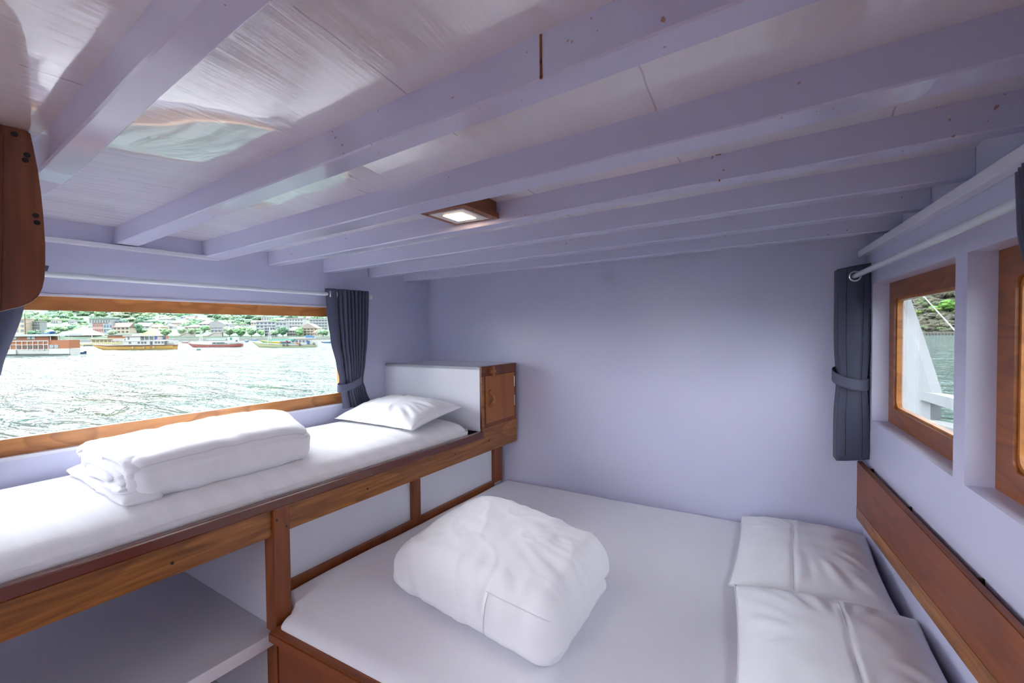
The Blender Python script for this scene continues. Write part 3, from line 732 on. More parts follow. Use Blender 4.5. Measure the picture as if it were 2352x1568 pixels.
# ---- trees
def crown_mesh(seed, n, lobes, flat=1.):
    rnd = random.Random(seed); bm = BM(); Ls = []
    for i in range(lobes):
        a = rnd.uniform(0, 2*PI); r = rnd.uniform(0, .30); z = rnd.uniform(.38, .78)
        Ls.append((Vector((r*math.cos(a), r*math.sin(a), z)), rnd.uniform(.17, .28)))
    Ls.append((Vector((0, 0, .58)), .32))
    for c, r in Ls:
        k = len(bm.verts); bmesh.ops.create_icosphere(bm, subdivisions=2, radius=r*.9, matrix=Matrix.Translation(c))
        bm.verts.ensure_lookup_table()
        for vv in bm.verts[k:]:
            d = vv.co-c; vv.co = c + d*(1+.35*noise.noise(vv.co*9+Vector((seed, 0, 0))))*1
    for i in range(n):
        c, r = rnd.choice(Ls); d = Vector((rnd.gauss(0, 1), rnd.gauss(0, 1), rnd.gauss(.15, 1))).normalized()
        p = c + d*r*rnd.uniform(.85, 1.16); s = rnd.uniform(.022, .05)
        x = Vector((rnd.gauss(0, 1), rnd.gauss(0, 1), rnd.gauss(0, 1))).normalized(); y = x.cross(d+Vector((0, 0, .3)));
        if y.length < .05: continue
        y.normalize(); bm.faces.new([bm.verts.new(p+x*s*a+y*s*b) for a, b in ((-1, -.5), (1, -.5), (.8, .6), (-.7, .6))])
    me = bpy.data.meshes.new('foliage'); bm.to_mesh(me); bm.free(); return me
CR = [crown_mesh(s, 420, 8) for s in range(5)]
tb = BM(); tube(tb, [Vector((0, 0, 0)), Vector((.01, 0, .25)), Vector((-.01, .01, .5))], [.035, .026, .015], 8)
TRUNK = bpy.data.meshes.new('trunk'); tb.to_mesh(TRUNK); tb.free(); TRUNK.materials.append(pm(150, 130, 110))
_cm = {}
def crown(var, mat):
    if (var, mat.name) not in _cm:
        c = CR[var].copy(); c.materials.append(mat); _cm[var, mat.name] = c
    return _cm[var, mat.name]
def tree(px, yb, hp, wp, d, mat, label, cat='tree', group=None, trunk=True, name='tree'):
    s = d/F; base = far(px, yb, d); r = random.Random(int(px*7+yb*13))
    rot = r.uniform(0, 6.28); var = r.randrange(5)
    if trunk:
        e = thing(name, label, cat, base, group); e.rotation_euler = (0, 0, rot); e.scale = (wp*s*1.15, wp*s*1.15, hp*s*1.12)
        for nm, me in (('foliage', crown(var, mat)), ('trunk', TRUNK)):
            o = bpy.data.objects.new(nm, me); COL.objects.link(o); o.parent = e
    else:
        o = bpy.data.objects.new(name, crown(var, mat)); COL.objects.link(o)
        o.location = base - Vector((0, 0, hp*s*.18)); o.rotation_euler = (0, 0, rot); o.scale = (wp*s*1.15, wp*s*1.15, hp*s*1.15); tag(o, label, cat, group)
    return base
# ---- buildings: facade from px0..px1, roof top ytop, foot ybase
def bframe(px, yb, d):
    o = far(px, yb, d); s = d/F
    return (lambda x, y, z: o + RH*(x*s) + FH*(y*s) + Vector((0, 0, z*s))), s
def house(name, label, x0, x1, yt, yb, wall, roof, rcol, nr, nc, win=(95, 110, 125), cat='building', rh=.32, balc=None, d=None):
    d = d or 215 + max(0, 773-yb)*4.0
    w = x1-x0; h = yb-yt; T, s = bframe((x0+x1)/2, yb, d); dp = max(9, w*.55)
    t = thing(name, label, cat, T(0, 0, 0), 'buildings across the harbour')
    hw = w/2; zr = h*(1-rh) if roof != 'flat' else h*.93
    if roof == 'hall': zr = h*.25
    link('wall', bx(T, (-hw, 0, -6), (hw, dp, zr)), pm(*wall), t)
    ov = max(.8, w*.05); bm = BM()
    if roof == 'flat': box(bm, T, (-hw-ov*.5, -ov*.8, zr), (hw+ov*.5, dp+ov*.5, h))
    elif roof == 'gable':          # ridge runs across
        prism(bm, [T(-hw-ov, -ov, zr-.3), T(-hw-ov, dp/2, h), T(-hw-ov, dp+ov, zr-.3)], [T(hw+ov, -ov, zr-.3), T(hw+ov, dp/2, h), T(hw+ov, dp+ov, zr-.3)])
    elif roof == 'front':          # gable end towards the water
        prism(bm, [T(-hw-ov, -ov, zr-.3), T(0, -ov, h), T(hw+ov, -ov, zr-.3)], [T(-hw-ov, dp+ov, zr-.3), T(0, dp+ov, h), T(hw+ov, dp+ov, zr-.3)])
    elif roof == 'arch':
        A = [T(-hw-ov + (w+2*ov)*i/14, -ov*.3, zr*.55 + (h-zr*.55)*math.sin(PI*(.28+.72*i/14))) for i in range(15)]
        prism(bm, A + [T(hw+ov, -ov*.3, 0), T(hw*.2, -ov*.3, 0), T(hw*.2, -ov*.3, zr*.5), T(-hw-ov, -ov*.3, zr*.5)], [p + FH*dp*s for p in A] + [T(hw+ov, dp, 0), T(hw*.2, dp, 0), T(hw*.2, dp, zr*.5), T(-hw-ov, dp, zr*.5)])
    else:                          # hip or pyramid
        k = .0 if roof in ('pyr', 'hall') else .22
        o2 = ov*(2.2 if roof == 'hall' else 1)
        b = [bm.verts.new(T(*p)) for p in ((-hw-o2, -o2, zr-.3), (hw+o2, -o2, zr-.3), (hw+o2, dp+o2, zr-.3), (-hw-o2, dp+o2, zr-.3))]
        r = [bm.verts.new(T(-hw*k-.01, dp/2, h)), bm.verts.new(T(hw*k+.01, dp/2, h))]
        bm.faces.new(b[::-1]); bm.faces.new((b[0], b[1], r[1], r[0])); bm.faces.new((b[1], b[2], r[1])); bm.faces.new((b[2], b[3], r[0], r[1])); bm.faces.new((b[3], b[0], r[0]))
    link('roof', bm, pm(*rcol), t)
    if nr:
        fh = zr/nr
        for r in range(nr):
            if balc and r > 0: link('balcony', bx(T, (-hw*1.02, -1.5, r*fh-.35), (hw*1.02, .2, r*fh+.45)), pm(*balc), t)
            for c in range(nc):
                cx = -hw + w*(c+.5)/nc; ww = w/nc*.30
                wd = link('window', bx(T, (cx-ww, -.25, r*fh+fh*.30), (cx+ww, .1, r*fh+fh*.80)), pm(*win), t)
    return t
W_ = (244, 246, 246); CRM = (247, 232, 205); GR = (205, 214, 218)
B = [
 ('apartment_building', 'cream apartment block above the wooden boat at the curtain side of the view', 20, 58, 731, 765, CRM, 'flat', (235, 225, 205), 3, 3, (150, 165, 175), None),
 ('apartment_building', 'grey unfinished block between the cream block and the green hill trees', 63, 92, 737, 764, (190, 200, 200), 'flat', (200, 205, 205), 4, 5, (150, 162, 165), (170, 180, 180)),
 ('building', 'long grey open-topped building on the slope over the pink house', 205, 254, 731, 745, (215, 222, 222), 'flat', (195, 205, 210), 1, 8, (140, 155, 155), None),
 ('house', 'pink house with a dark roof behind the tall white mast', 213, 237, 741, 764, (235, 195, 185), 'flat', (160, 120, 115), 2, 5, (170, 110, 100), None),
 ('house', 'pale blue house squeezed between pink and cream houses', 238, 258, 743, 766, (205, 225, 238), 'flat', (215, 225, 230), 2, 3, (105, 125, 145), (225, 235, 240)),
 ('house', 'cream house with brown roof and two dark windows behind the white passenger boat', 259, 297, 741, 766, CRM, 'gable', (170, 135, 125), 2, 4, (90, 92, 96), None),
 ('house', 'house with a bright blue roof above the cream house', 256, 282, 734, 744, W_, 'hip', (140, 180, 225), 1, 3, (120, 140, 160), None),
 ('house', 'house with blue roof and teal wall high on the slope', 331, 361, 733, 744, (70, 170, 150), 'hip', (150, 190, 230), 1, 3, (90, 140, 130), None),
 ('house', 'white grey-walled house beside the blue roofed one, partly hidden by a palm', 312, 343, 741, 760, (220, 228, 230), 'gable', (238, 240, 240), 2, 3, (140, 150, 160), None),
 ('house', 'yellowish house with orange tiled hip roof above the thatched hall', 345, 374, 744, 761, (250, 232, 185), 'hip', (222, 165, 135), 1, 3, (150, 140, 120), None),
 ('house', 'white gable-fronted house next to the orange tiled one', 376, 398, 744, 757, W_, 'front', (225, 232, 235), 1, 2, (130, 140, 150), None),
 ('house', 'small white house at the top above the white gable-fronted one', 366, 391, 728, 738, W_, 'gable', (215, 220, 230), 1, 3, (150, 160, 170), None),
 ('house', 'wide beige house with peach roof left of the dark trees', 394, 420, 735, 750, (245, 235, 225), 'hip', (238, 205, 185), 2, 4, (150, 150, 150), None),
 ('house', 'small house with pale orange roof at the top of the view', 426, 445, 726, 738, W_, 'gable', (232, 190, 165), 1, 2, (140, 150, 160), None),
 ('house', 'tiny house with deep blue roof at the top of the view', 414, 430, 724, 732, W_, 'hip', (110, 150, 220), 1, 2, (140, 150, 160), None),
 ('house', 'low house with a broad grey hip roof in front of the white three-storey one', 424, 459, 745, 758, (235, 232, 222), 'hip', (198, 192, 182), 1, 4, (150, 150, 150), None),
 ('apartment_building', 'white three-storey house with cream roof above the wedge-shaped stairs', 457, 493, 734, 757, W_, 'hip', (242, 225, 200), 3, 4, (120, 130, 145), (250, 248, 240)),
 ('building', 'building with a grey curved roof sweeping down one side', 484, 526, 737, 764, (215, 222, 225), 'arch', (188, 190, 192), 3, 5, (110, 125, 140), (225, 230, 232)),
 ('house', 'small house with a red roof between green trees', 529, 553, 748, 760, (250, 225, 190), 'hip', (238, 150, 140), 1, 3, (140, 130, 120), None),
 ('house', 'thin-roofed shelter over the tree tops beside the red roofed house', 545, 566, 744, 752, (225, 230, 230), 'flat', (225, 218, 215), 1, 4, (150, 160, 160), None),
 ('apartment_building', 'stepped white building with blue-grey terraces behind the lattice mast', 588, 633, 737, 762, (232, 238, 244), 'flat', W_, 3, 5, (115, 130, 160), (245, 248, 250)),
 ('building', 'dark-windowed building standing right behind the lattice mast', 608, 632, 751, 772, (190, 200, 210), 'flat', (235, 238, 240), 3, 4, (80, 90, 108), (235, 238, 240)),
 ('apartment_building', 'plain grey block next to the dark-windowed building', 634, 658, 739, 763, (215, 222, 226), 'flat', (225, 230, 232), 3, 3, (120, 132, 145), None),
 ('apartment_building', 'large white complex near the top of the view', 658, 696, 730, 755, W_, 'flat', (225, 215, 215), 3, 6, (150, 162, 172), (250, 250, 250)),
 ('building', 'brown terraced building with wide balconies over the green boat', 659, 691, 750, 772, (205, 205, 195), 'hip', (190, 195, 195), 2, 5, (110, 118, 122), (215, 212, 200)),
 ('building', 'cream building with terraces beside the brown terraced building', 689, 729, 742, 771, (250, 232, 200), 'front', (205, 190, 180), 3, 5, (130, 135, 130), (240, 232, 215)),
 ('apartment_building', 'tall grey-white block next to the curtain edge', 712, 752, 732, 759, (218, 225, 228), 'flat', (228, 234, 236), 4, 6, (140, 155, 165), (232, 238, 240)),
 ('pavilion', 'small cream pavilion with a pink pagoda roof near the quay', 718, 733, 757, 772, (252, 238, 215), 'pyr', (240, 170, 165), 1, 3, (170, 150, 150), None),
 ('house', 'white flat-roofed house at the top above the stepped terraces', 600, 624, 727, 737, W_, 'flat', GR, 1, 4, (150, 160, 170), None),
 ('house', 'grey house at the top above the plain grey block', 628, 652, 729, 740, (222, 226, 228), 'gable', GR, 1, 4, (150, 160, 170), None),
]
for (nm, lab, x0, x1, yt, yb, wc, rf, rc, nr, nc, wn, bl) in B: house(nm, lab, x0, x1, yt, yb, wc, rf, rc, nr, nc, wn, 'building', .40 if rf != 'arch' else .25, bl)
rh_ = random.Random(3); HOUSE_L = 'small pale house among many like it on the slope above the quay'
for i in range(26):
    px = rh_.choice((rh_.uniform(60, 440), rh_.uniform(440, 760))); yb = rh_.uniform(733, 757); ww = rh_.uniform(12, 22); hh = rh_.uniform(7, 11)
    house('house', HOUSE_L, px-ww/2, px+ww/2, yb-hh, yb, rh_.choice((W_, W_, CRM, (226, 232, 236))), rh_.choice(('gable', 'hip', 'flat', 'front')), rh_.choice(((228, 222, 216), (238, 205, 185), (205, 214, 222), (245, 245, 245))), 1, 3, (140, 150, 160), 'building', .4)
for lab, x0, x1, yt, yb in (('big thatched pyramid roof hall behind the wooden boat', 149, 206, 749, 777), ('thatched pyramid roof hall behind the white passenger boat', 323, 366, 753, 777)):
    house('thatched_hall', lab, x0, x1, yt, yb, (160, 110, 95), 'hall', (184, 176, 136), 1, 7, (110, 70, 60), 'hall', d=214)
# quay
q = BM(); prism(q, [far(-700, 774.5, 209), far(-700, 774.5, 213), far(-700, 784.5, 213), far(-700, 784.5, 209)], [far(1250, 774.5-18.5+.0, 209), far(1250, 756, 213), far(1250, 766, 213), far(1250, 766, 209)])
q.free(); q = BM()
def wall_run(bm, pa, pb, d0, d1, zt, zb):
    A, Bq = far(pa, 770, d0), far(pb, 770, d0); dz = FH*(d1-d0)
    def P(p, z): return Vector((p.x, p.y, ZC+z))
    hexa(bm, [P(A, zb), P(Bq, zb), P(Bq+dz, zb), P(A+dz, zb), P(A, zt), P(Bq, zt), P(Bq+dz, zt), P(A+dz, zt)])
    return bm
link('quay', wall_run(q, -700, 1250, 206.5, 211.5, -2.15, -4), pm(186, 192, 186), kind='structure')
for lab, xs, ya, yb2 in (('pale concrete ramp with sloping side, farther of the two quay ramps', (400, 446), 763, 774), ('pale stepped concrete ramp on the quay below the curved-roof building', (466, 510), 763, 774)):
    T, s = bframe(sum(xs)/2, yb2, 213); w2 = (xs[1]-xs[0])/2; e = thing('quay_ramp', lab, 'ramp', T(0, 0, 0)); hh = yb2-ya
    link('ramp_body', prism(BM(), [T(-w2, 0, 0), T(w2, 0, 0), T(w2, 0, hh), T(w2*.2, 0, hh), T(-w2*.5, 0, hh*.3), T(-w2, 0, hh*.3)], [T(-w2, 5, 0), T(w2, 5, 0), T(w2, 5, hh), T(w2*.2, 5, hh), T(-w2*.5, 5, hh*.3), T(-w2, 5, hh*.3)]), pm(205, 205, 195), e)
    link('coping', prism(BM(), [T(w2, -1, hh-1.3), T(w2*.2, -1, hh-1.3), T(-w2*.5, -1, hh*.3-1), T(-w2, -1, hh*.3-1), T(-w2, -1, hh*.3+.5), T(-w2*.5, -1, hh*.3+.5), T(w2*.2, -1, hh+.4), T(w2, -1, hh+.4)], [T(w2, 1, hh-1.3), T(w2*.2, 1, hh-1.3), T(-w2*.5, 1, hh*.3-1), T(-w2, 1, hh*.3-1), T(-w2, 1, hh*.3+.5), T(-w2*.5, 1, hh*.3+.5), T(w2*.2, 1, hh+.4), T(w2, 1, hh+.4)]), pm(240, 225, 195), e)
# waterfront and hillside trees
TW = [(257, 775, 17, 24, 1, 'bright tree between the two thatched halls'), (380, 773, 17, 22, 0, 'tree to the side of the second thatched hall'), (418, 772, 18, 24, 1, 'leafy tree behind the farther quay ramp'), (440, 772, 17, 22, 0, 'tree between the two quay ramps'),
      (528, 774, 22, 30, 1, 'pale spreading tree just past the stepped quay ramp'), (553, 774, 20, 26, 0, 'tree below the red roofed house'), (578, 774, 21, 28, 1, 'light green tree in front of the stepped white building'), (600, 774, 17, 20, 0, 'small tree beside the lattice mast'),
      (634, 774, 16, 24, 1, 'pale tree before the plain grey block'), (650, 774, 22, 26, 2, 'dark rounded tree before the large white complex'), (688, 774, 20, 22, 0, 'tree between the terraced building and the cream terraces building'), (742, 775, 19, 26, 1, 'pale tree nearest the tied-back curtain'),
      (318, 766, 22, 20, 2, 'palm-like dark tree in front of the white grey-walled house'), (120, 772, 12, 34, 1, 'low bush over the roof of the wooden boat'), (470, 763, 14, 18, 0, 'small tree at the foot of the three-storey house')]
for px, yb, hp, wp, m, lab in TW: tree(px, yb, hp, wp, 214 + random.random()*2, LEAF[m], lab, group='trees along the quay')
rnd = random.Random(5)
HL = 'leafy tree among others on the hillside across the harbour'
for i in range(330):
    px = rnd.uniform(-120, 800); yb = 770 - 62*rnd.random()**.8
    if px > 560 and yb > 742 and rnd.random() < .75: continue
    if 205 < px < 440 and yb > 747 and rnd.random() < .7: continue
    d = 217 + (773-yb)*4 + 9
    tree(px, yb+3, rnd.uniform(12, 20), rnd.uniform(20, 38), d, LEAF[rnd.choice((0, 1, 2, 2))], HL, group='trees on the harbour hillside', trunk=False, name='hillside_tree')
SL = 'scrubby bush among others on the steep hillside behind the green water'
for i in range(285):
    px = rnd.uniform(2030, 2420); d = rnd.uniform(187, 300); k = rnd.random()
    tree(px, yr(d)+2, rnd.uniform(12, 22), rnd.uniform(16, 34), d, SCRUB[0 if k < .40 else 1 if k < .62 else 3 if k < .93 else 2], SL, 'bush', 'scrub on the steep hillside', False, 'hillside_bush')
for px, yb, hp, wp, lab in ((2178, 716, 26, 44, 'bright green bush on the scrub hillside beside the small window edge'), (2098, 733, 20, 28, 'bright green bush on the scrub hillside next to the white bracket'), (2150, 722, 15, 22, 'small bright green bush between two others on the scrub hillside')):
    tree(px, yb, hp, wp, 186+(766-yb)/1.05-3, SCRUB[2], lab, 'bush', None, True, 'hillside_bush')
link('shore_wall', wall_run(BM(), 1990, 2700, 180, 185, -2.55, -4), pm(150, 140, 125, .09), kind='structure')
for i in range(34):
    p = far(2085+i*7.5, 770, 179.3); x = lambda u, v, z, p=p: Vector((p.x, p.y, ZC)) + RH*u + FH*v + Vector((0, 0, z))
    bm = bx(x, (-.42, -.3, -3.7), (.42, .5, -2.2), .05); link('mooring_block', bm, pm(232, 226, 212, .13), label='one of the pale blocks lining the far shore below the scrub hillside', cat='mooring block', group='pale shore blocks')
# ---- boats
def bfr(px, yw):
    p, d = on_sea(px, yw); s = d/F
    return (lambda x, y, z: p + RH*((x-px)*s) + FH*(y*s) + Vector((0, 0, z*s))), s
def hull(T, st, under=4):           # stations: px, top height, bottom height, half beam
    bm = BM(); rs = []
    for x, zt_, zb_, b in st:
        rs.append([bm.verts.new(T(x, y, z)) for y, z in ((-b, zt_), (-b*.96, zb_+(zt_-zb_)*.45), (-b*.72, zb_), (b*.72, zb_), (b*.96, zb_+(zt_-zb_)*.45), (b, zt_))])
    for A, Bq in zip(rs, rs[1:]):
        for k in range(6): bm.faces.new((A[k], A[(k+1) % 6], Bq[(k+1) % 6], Bq[k]))
    bm.faces.new(rs[0][::-1]); bm.faces.new(rs[-1]); return bm
def parts(T, t, yw, rows_):
    for nm, x0, x1, ya, yb, yn, yf, c in rows_:
        link(nm, bx(T, (x0, yn, yw-yb), (x1, yf, yw-ya)), pm(*c), t)
def mast(T, t, yw, x, ya, yb, r, c, lean=0, name='mast'):
    link(name, tube(BM(), [T(x, 0, yw-yb), T(x+lean, 0, yw-ya)], [r, r*.6], 6), pm(*c), t)
OR, DK, WH, BL = (205, 118, 60), (95, 75, 60), (248, 248, 246), (60, 120, 190)
T, s = bfr(100, 815); yw = 815; t = thing('wooden_boat', 'orange varnished two-deck wooden boat with white window grid and white hull', 'boat', T(100, 0, 0)); s_ = s
def rr(v): return v*s_
link('hull', hull(T, [(-70, 14, -4, 14), (60, 14, -4, 15), (173, 14, -4, 13)]), pm(*WH), t)
parts(T, t, yw, [('hull_stripe', -69, 172.5, 812.2, 816, -15.4, -14.6, (70, 80, 78)), ('lower_cabin', -60, 127, 784, 802, -14, 12, OR), ('aft_cabin', 127, 173, 781, 800, -14, 12, OR), ('upper_cabin', -50, 125, 772, 784, -11, 9, (180, 105, 62)), ('roof', -60, 177, 767, 771.5, -16, 14, (232, 240, 244)), ('deck_edge', -60, 127, 781.5, 783.5, -15.5, -13.5, WH)])
for x in (20, 28, 41, 54, 67.5, 79.5, 92, 104, 116, 126.5): link('window_post', bx(T, (x-.7, -15.2, yw-804), (x+.7, -14, yw-783)), pm(*WH), t)
for y in (791, 801.5): link('window_rail', bx(T, (-60, -15.1, yw-y-.6), (127, -14.1, yw-y+.6)), pm(*WH), t)
for x in (21, 33, 59, 72, 84, 96, 108, 119): link('window', bx(T, (x-3.2, -14.6, yw-799.5), (x+4.2, -13.9, yw-793)), pm(112, 104, 100), t)
for x in (33, 44, 76, 86): link('upper_window', bx(T, (x, -11.8, yw-778.5), (x+8, -10.9, yw-773)), pm(196, 214, 212), t)
for x in (129, 140): link('aft_window', bx(T, (x, -14.7, yw-799), (x+9, -13.9, yw-791.5)), pm(190, 205, 212), t)
link('aft_panel', bx(T, (127, -14.6, yw-813), (173, -13.2, yw-800)), pm(*WH), t)
link('gangway', bx(T, (36, -17, yw-812), (55, -15, yw-802)), pm(240, 242, 240), t)
for x in (130, 150, 172): link('roof_post', bx(T, (x-.6, -13, yw-782), (x+.6, -11.8, yw-771)), pm(*WH), t)
mast(T, t, yw, 60, 720, 767, 1.5*s, (150, 120, 80)); link('boom', tube(BM(), [T(62, 0, yw-744), T(112, 0, yw-730)], .4*s, 6), pm(150, 140, 120), t)
link('tarpaulin', prism(BM(), [T(92, -6, yw-767), T(115, -6, yw-765), T(122, -6, yw-761), T(126, -6, yw-761), T(120, -6, yw-767)], [T(92, 6, yw-767), T(115, 6, yw-765), T(122, 6, yw-761), T(126, 6, yw-761), T(120, 6, yw-767)]), pm(40, 120, 200), t)
T, s = bfr(185, 812.5); t = thing('dinghy', 'small blue dinghy trailing behind the orange wooden boat', 'boat', T(185, 0, 0))
link('hull', hull(T, [(172, 3.5, -2, 3), (186, 4, -2, 4), (196, 4.5, -1, 3.4)]), pm(40, 120, 185), t); link('outboard_motor', bx(T, (194, -1, 2), (198, 1.5, 6.5)), pm(105, 80, 78), t)
# pale yellow boat behind
T, s = bfr(235, 794); yw = 794; t = thing('passenger_boat', 'pale yellow passenger boat half hidden behind the white one', 'boat', T(235, 0, 0))
link('hull', hull(T, [(176, 8, 5.5, .8), (195, 6, -2, 6), (240, 7, -3, 9), (305, 8, -3, 9)]), pm(238, 232, 180), t); link('hull_bottom', hull(T, [(184, 2.8, .8, 2), (200, 2.6, -2, 6.9), (300, 3, -3, 9.8)]), pm(95, 100, 105), t)
parts(T, t, yw, [('cabin', 216, 300, 779, 787, -7, 7, (245, 238, 190)), ('roof', 208, 302, 777, 779, -9, 9, (240, 232, 190)), ('deck_house', 252, 296, 771, 778, -5, 5, (190, 120, 80)), ('roof', 247, 298, 768.5, 771, -7, 7, (165, 150, 140))])
for i in range(8): link('window', bx(T, (219+i*9, -7.6, yw-785), (225+i*9, -6.9, yw-780.5)), pm(150, 130, 100), t)
mast(T, t, yw, 212, 733, 780, .8*s, (235, 240, 242)); mast(T, t, yw, 263, 755, 790, .7*s, (230, 220, 190))
# white passenger boat
T, s = bfr(315, 802.5); yw = 802.5; t = thing('passenger_boat', 'white two-deck passenger boat with a yellow-orange lower hull', 'boat', T(315, 0, 0))
link('hull', hull(T, [(214, 11, 9.5, .8), (232, 9, 2, 5), (255, 7.5, -3, 8), (330, 7, -3, 10), (403, 10, -3, 8)]), pm(226, 178, 70), t)
link('hull_stripe', hull(T, [(216, 11.6, 10.4, 1), (255, 9, 7, 8.4), (330, 8.4, 6.2, 10.5), (404, 10.5, 8, 8.5)]), pm(190, 110, 75), t)
link('bulwark', hull(T, [(216, 12.8, 11.4, 1), (255, 11, 8.8, 8.3), (330, 14, 8.2, 10.3), (385, 19, 9, 9), (405, 21, 10, 7.5)]), pm(*WH), t)
parts(T, t, yw, [('main_cabin', 292, 386, 783, 792, -10.8, 9, WH), ('deck', 286, 392, 781.5, 783.5, -11.5, 10, WH), ('upper_cabin', 296, 330, 772, 782, -8, 8, WH), ('awning_roof', 291, 366, 769.8, 772, -10, 10, (250, 246, 238)), ('luggage', 264, 292, 778, 783, -6, 6, (225, 215, 215)), ('blue_cloth', 364, 368, 773, 779, -9, -8, (60, 80, 200)), ('pink_cloth', 369, 377, 774, 779, -9, -8, (235, 195, 205)), ('dark_cloth', 381, 388, 774, 780, -9, -8, (60, 80, 120)), ('red_cloth', 389, 394, 773, 778, -9, -8, (240, 110, 90))])
for x in (330, 340, 350, 361): link('awning_post', bx(T, (x-.5, -9, yw-782), (x+.5, -8, yw-771)), pm(*WH), t)
link('upper_window', bx(T, (301, -8.6, yw-779), (304.5, -7.9, yw-773)), pm(130, 150, 150), t); link('rear_glass', bx(T, (332, -5, yw-781), (362, -4, yw-774)), pm(160, 175, 180), t)
for x in (306, 326, 334, 341, 365, 372, 380, 386): link('window', bx(T, (x, -11.6, yw-788.5), (x+4, -10.7, yw-784.5)), pm(110, 120, 130), t)
link('door', bx(T, (354, -11.7, yw-791), (359, -10.7, yw-784)), pm(70, 100, 105), t)
for x, c in ((315, (250, 250, 245)), (340, (240, 235, 220)), (354, (240, 130, 60)), (362, (245, 245, 240))): link('fender', tube(BM(), [T(x, -11.6, 3.5), T(x, -11.6, 7)], 1.2*s, 8), pm(*c), t)
# red fishing boat
T, s = bfr(495, 797); yw = 797; t = thing('fishing_boat', 'red-hulled fishing boat with white lattice mast at the bow', 'boat', T(495, 0, 0))
link('hull', hull(T, [(432, 10.5, 9, .6), (446, 7, -1, 4), (480, 5.2, -3, 7), (530, 5.5, -3, 7), (557, 7.5, 1, 4)]), pm(190, 96, 88), t)
link('gunwale', hull(T, [(433, 11.4, 10, .8), (446, 8.6, 6.6, 4.3), (480, 7, 4.6, 7.3), (530, 7.4, 5, 7.3), (556, 9, 6.8, 4.3)]), pm(*WH), t)
parts(T, t, yw, [('wheelhouse', 526, 547, 774, 789, -5, 5, WH), ('canopy', 479, 523, 778, 780.5, -7, 7, (205, 240, 232)), ('engine_cover', 490, 520, 786, 790, -4, 4, (90, 115, 110)), ('green_panel', 532, 536, 775, 780, -5.6, -4.9, (40, 180, 130)), ('door', 545, 549, 781, 788, -5.6, -4.9, (110, 115, 130)), ('aft_rail', 520, 556, 785, 788, -6, 6, (245, 245, 245))])
for x in (480, 500, 522): link('canopy_post', bx(T, (x-.4, -6, yw-791), (x+.4, -5.2, yw-780)), pm(*WH), t)
for a, b2 in ((455, 4), (458, 4), (461, 3.2), (466, -1.5)): mast(T, t, yw, a, 757, 790, .55*s, (250, 250, 250), 464-a)
for y in (765, 772, 779): link('mast_rung', tube(BM(), [T(459+(790-y)*.12, 0, yw-y), T(465, 0, yw-y)], .4*s, 6), pm(*WH), t)
# yellow and green boat behind, then the pale green boat
T, s = bfr(628, 790.5); yw = 790.5; t = thing('fishing_boat', 'low yellow and green boat behind the pale green one', 'boat', T(628, 0, 0))
link('hull', hull(T, [(598, 9, 8, .6), (612, 6.5, 0, 4), (655, 4, -2, 5), (690, 5, 0, 4)]), pm(95, 180, 80), t); link('gunwale', hull(T, [(599, 10, 8.6, .8), (613, 7.6, 5.6, 4.2), (650, 5.2, 3.4, 5.2), (690, 6, 4, 4)]), pm(252, 222, 60), t)
T, s = bfr(655, 797.2); yw = 797.2; t = thing('fishing_boat', 'pale green and white fishing boat with turquoise canopy and black tyres', 'boat', T(655, 0, 0))
link('hull', hull(T, [(580, 13.5, 12, .6), (598, 9, -1, 4), (640, 6, -3, 8), (727, 9, -3, 6)]), pm(205, 214, 165), t)
link('gunwale', hull(T, [(581, 14.4, 12.8, .8), (598, 10.6, 8.2, 4.3), (640, 8, 5, 8.3), (690, 8, 2, 8.2), (728, 13, 3, 6.3)]), pm(238, 244, 240), t)
parts(T, t, yw, [('canopy', 622, 680, 778.5, 781.5, -8, 8, (110, 215, 190)), ('cabin', 671, 720, 777.5, 788, -6, 6, (245, 240, 228)), ('cabin_roof', 668, 722, 776, 778, -8, 8, (250, 246, 235)), ('hold_cover', 645, 672, 784, 789, -5, 5, (95, 130, 150)), ('red_box', 660, 664, 782, 786, -7.5, -5, (220, 60, 80)), ('yellow_board', 625, 650, 786, 788, -8.6, -8, (250, 215, 60)), ('blue_tarpaulin', 704, 714, 770, 777, -4, 4, (90, 160, 215)), ('blue_tarpaulin', 714, 721, 772, 778, -4, 4, (80, 150, 210)), ('blue_drum', 709, 714, 783, 790, -8.6, -6, (40, 110, 180)), ('orange_buoy', 684, 690, 787, 789.5, -9, -8, (250, 130, 80))])
for x in (674, 682, 690, 698, 706): link('window', bx(T, (x, -6.6, yw-786), (x+5, -5.9, yw-781)), pm(120, 140, 160), t)
for x, y in ((656, 792), (664.5, 792), (693, 791), (725, 789.5)): link('tyre', torus(BM(), T(x, -9.2, yw-y), FH, 1.9*s, .6*s, 16, 6), pm(40, 42, 46), t)
for a, b2 in ((614, 1), (617, 1), (621, 1), (624.5, 1)): mast(T, t, yw, a, 748, 788, .55*s, (250, 250, 250), 620.3-a)
for y in (756, 764, 772, 779): link('mast_rung', tube(BM(), [T(619.8-(y-748)*.15, 0, yw-y), T(620.4+(y-748)*.1, 0, yw-y)], .4*s, 6), pm(*WH), t)
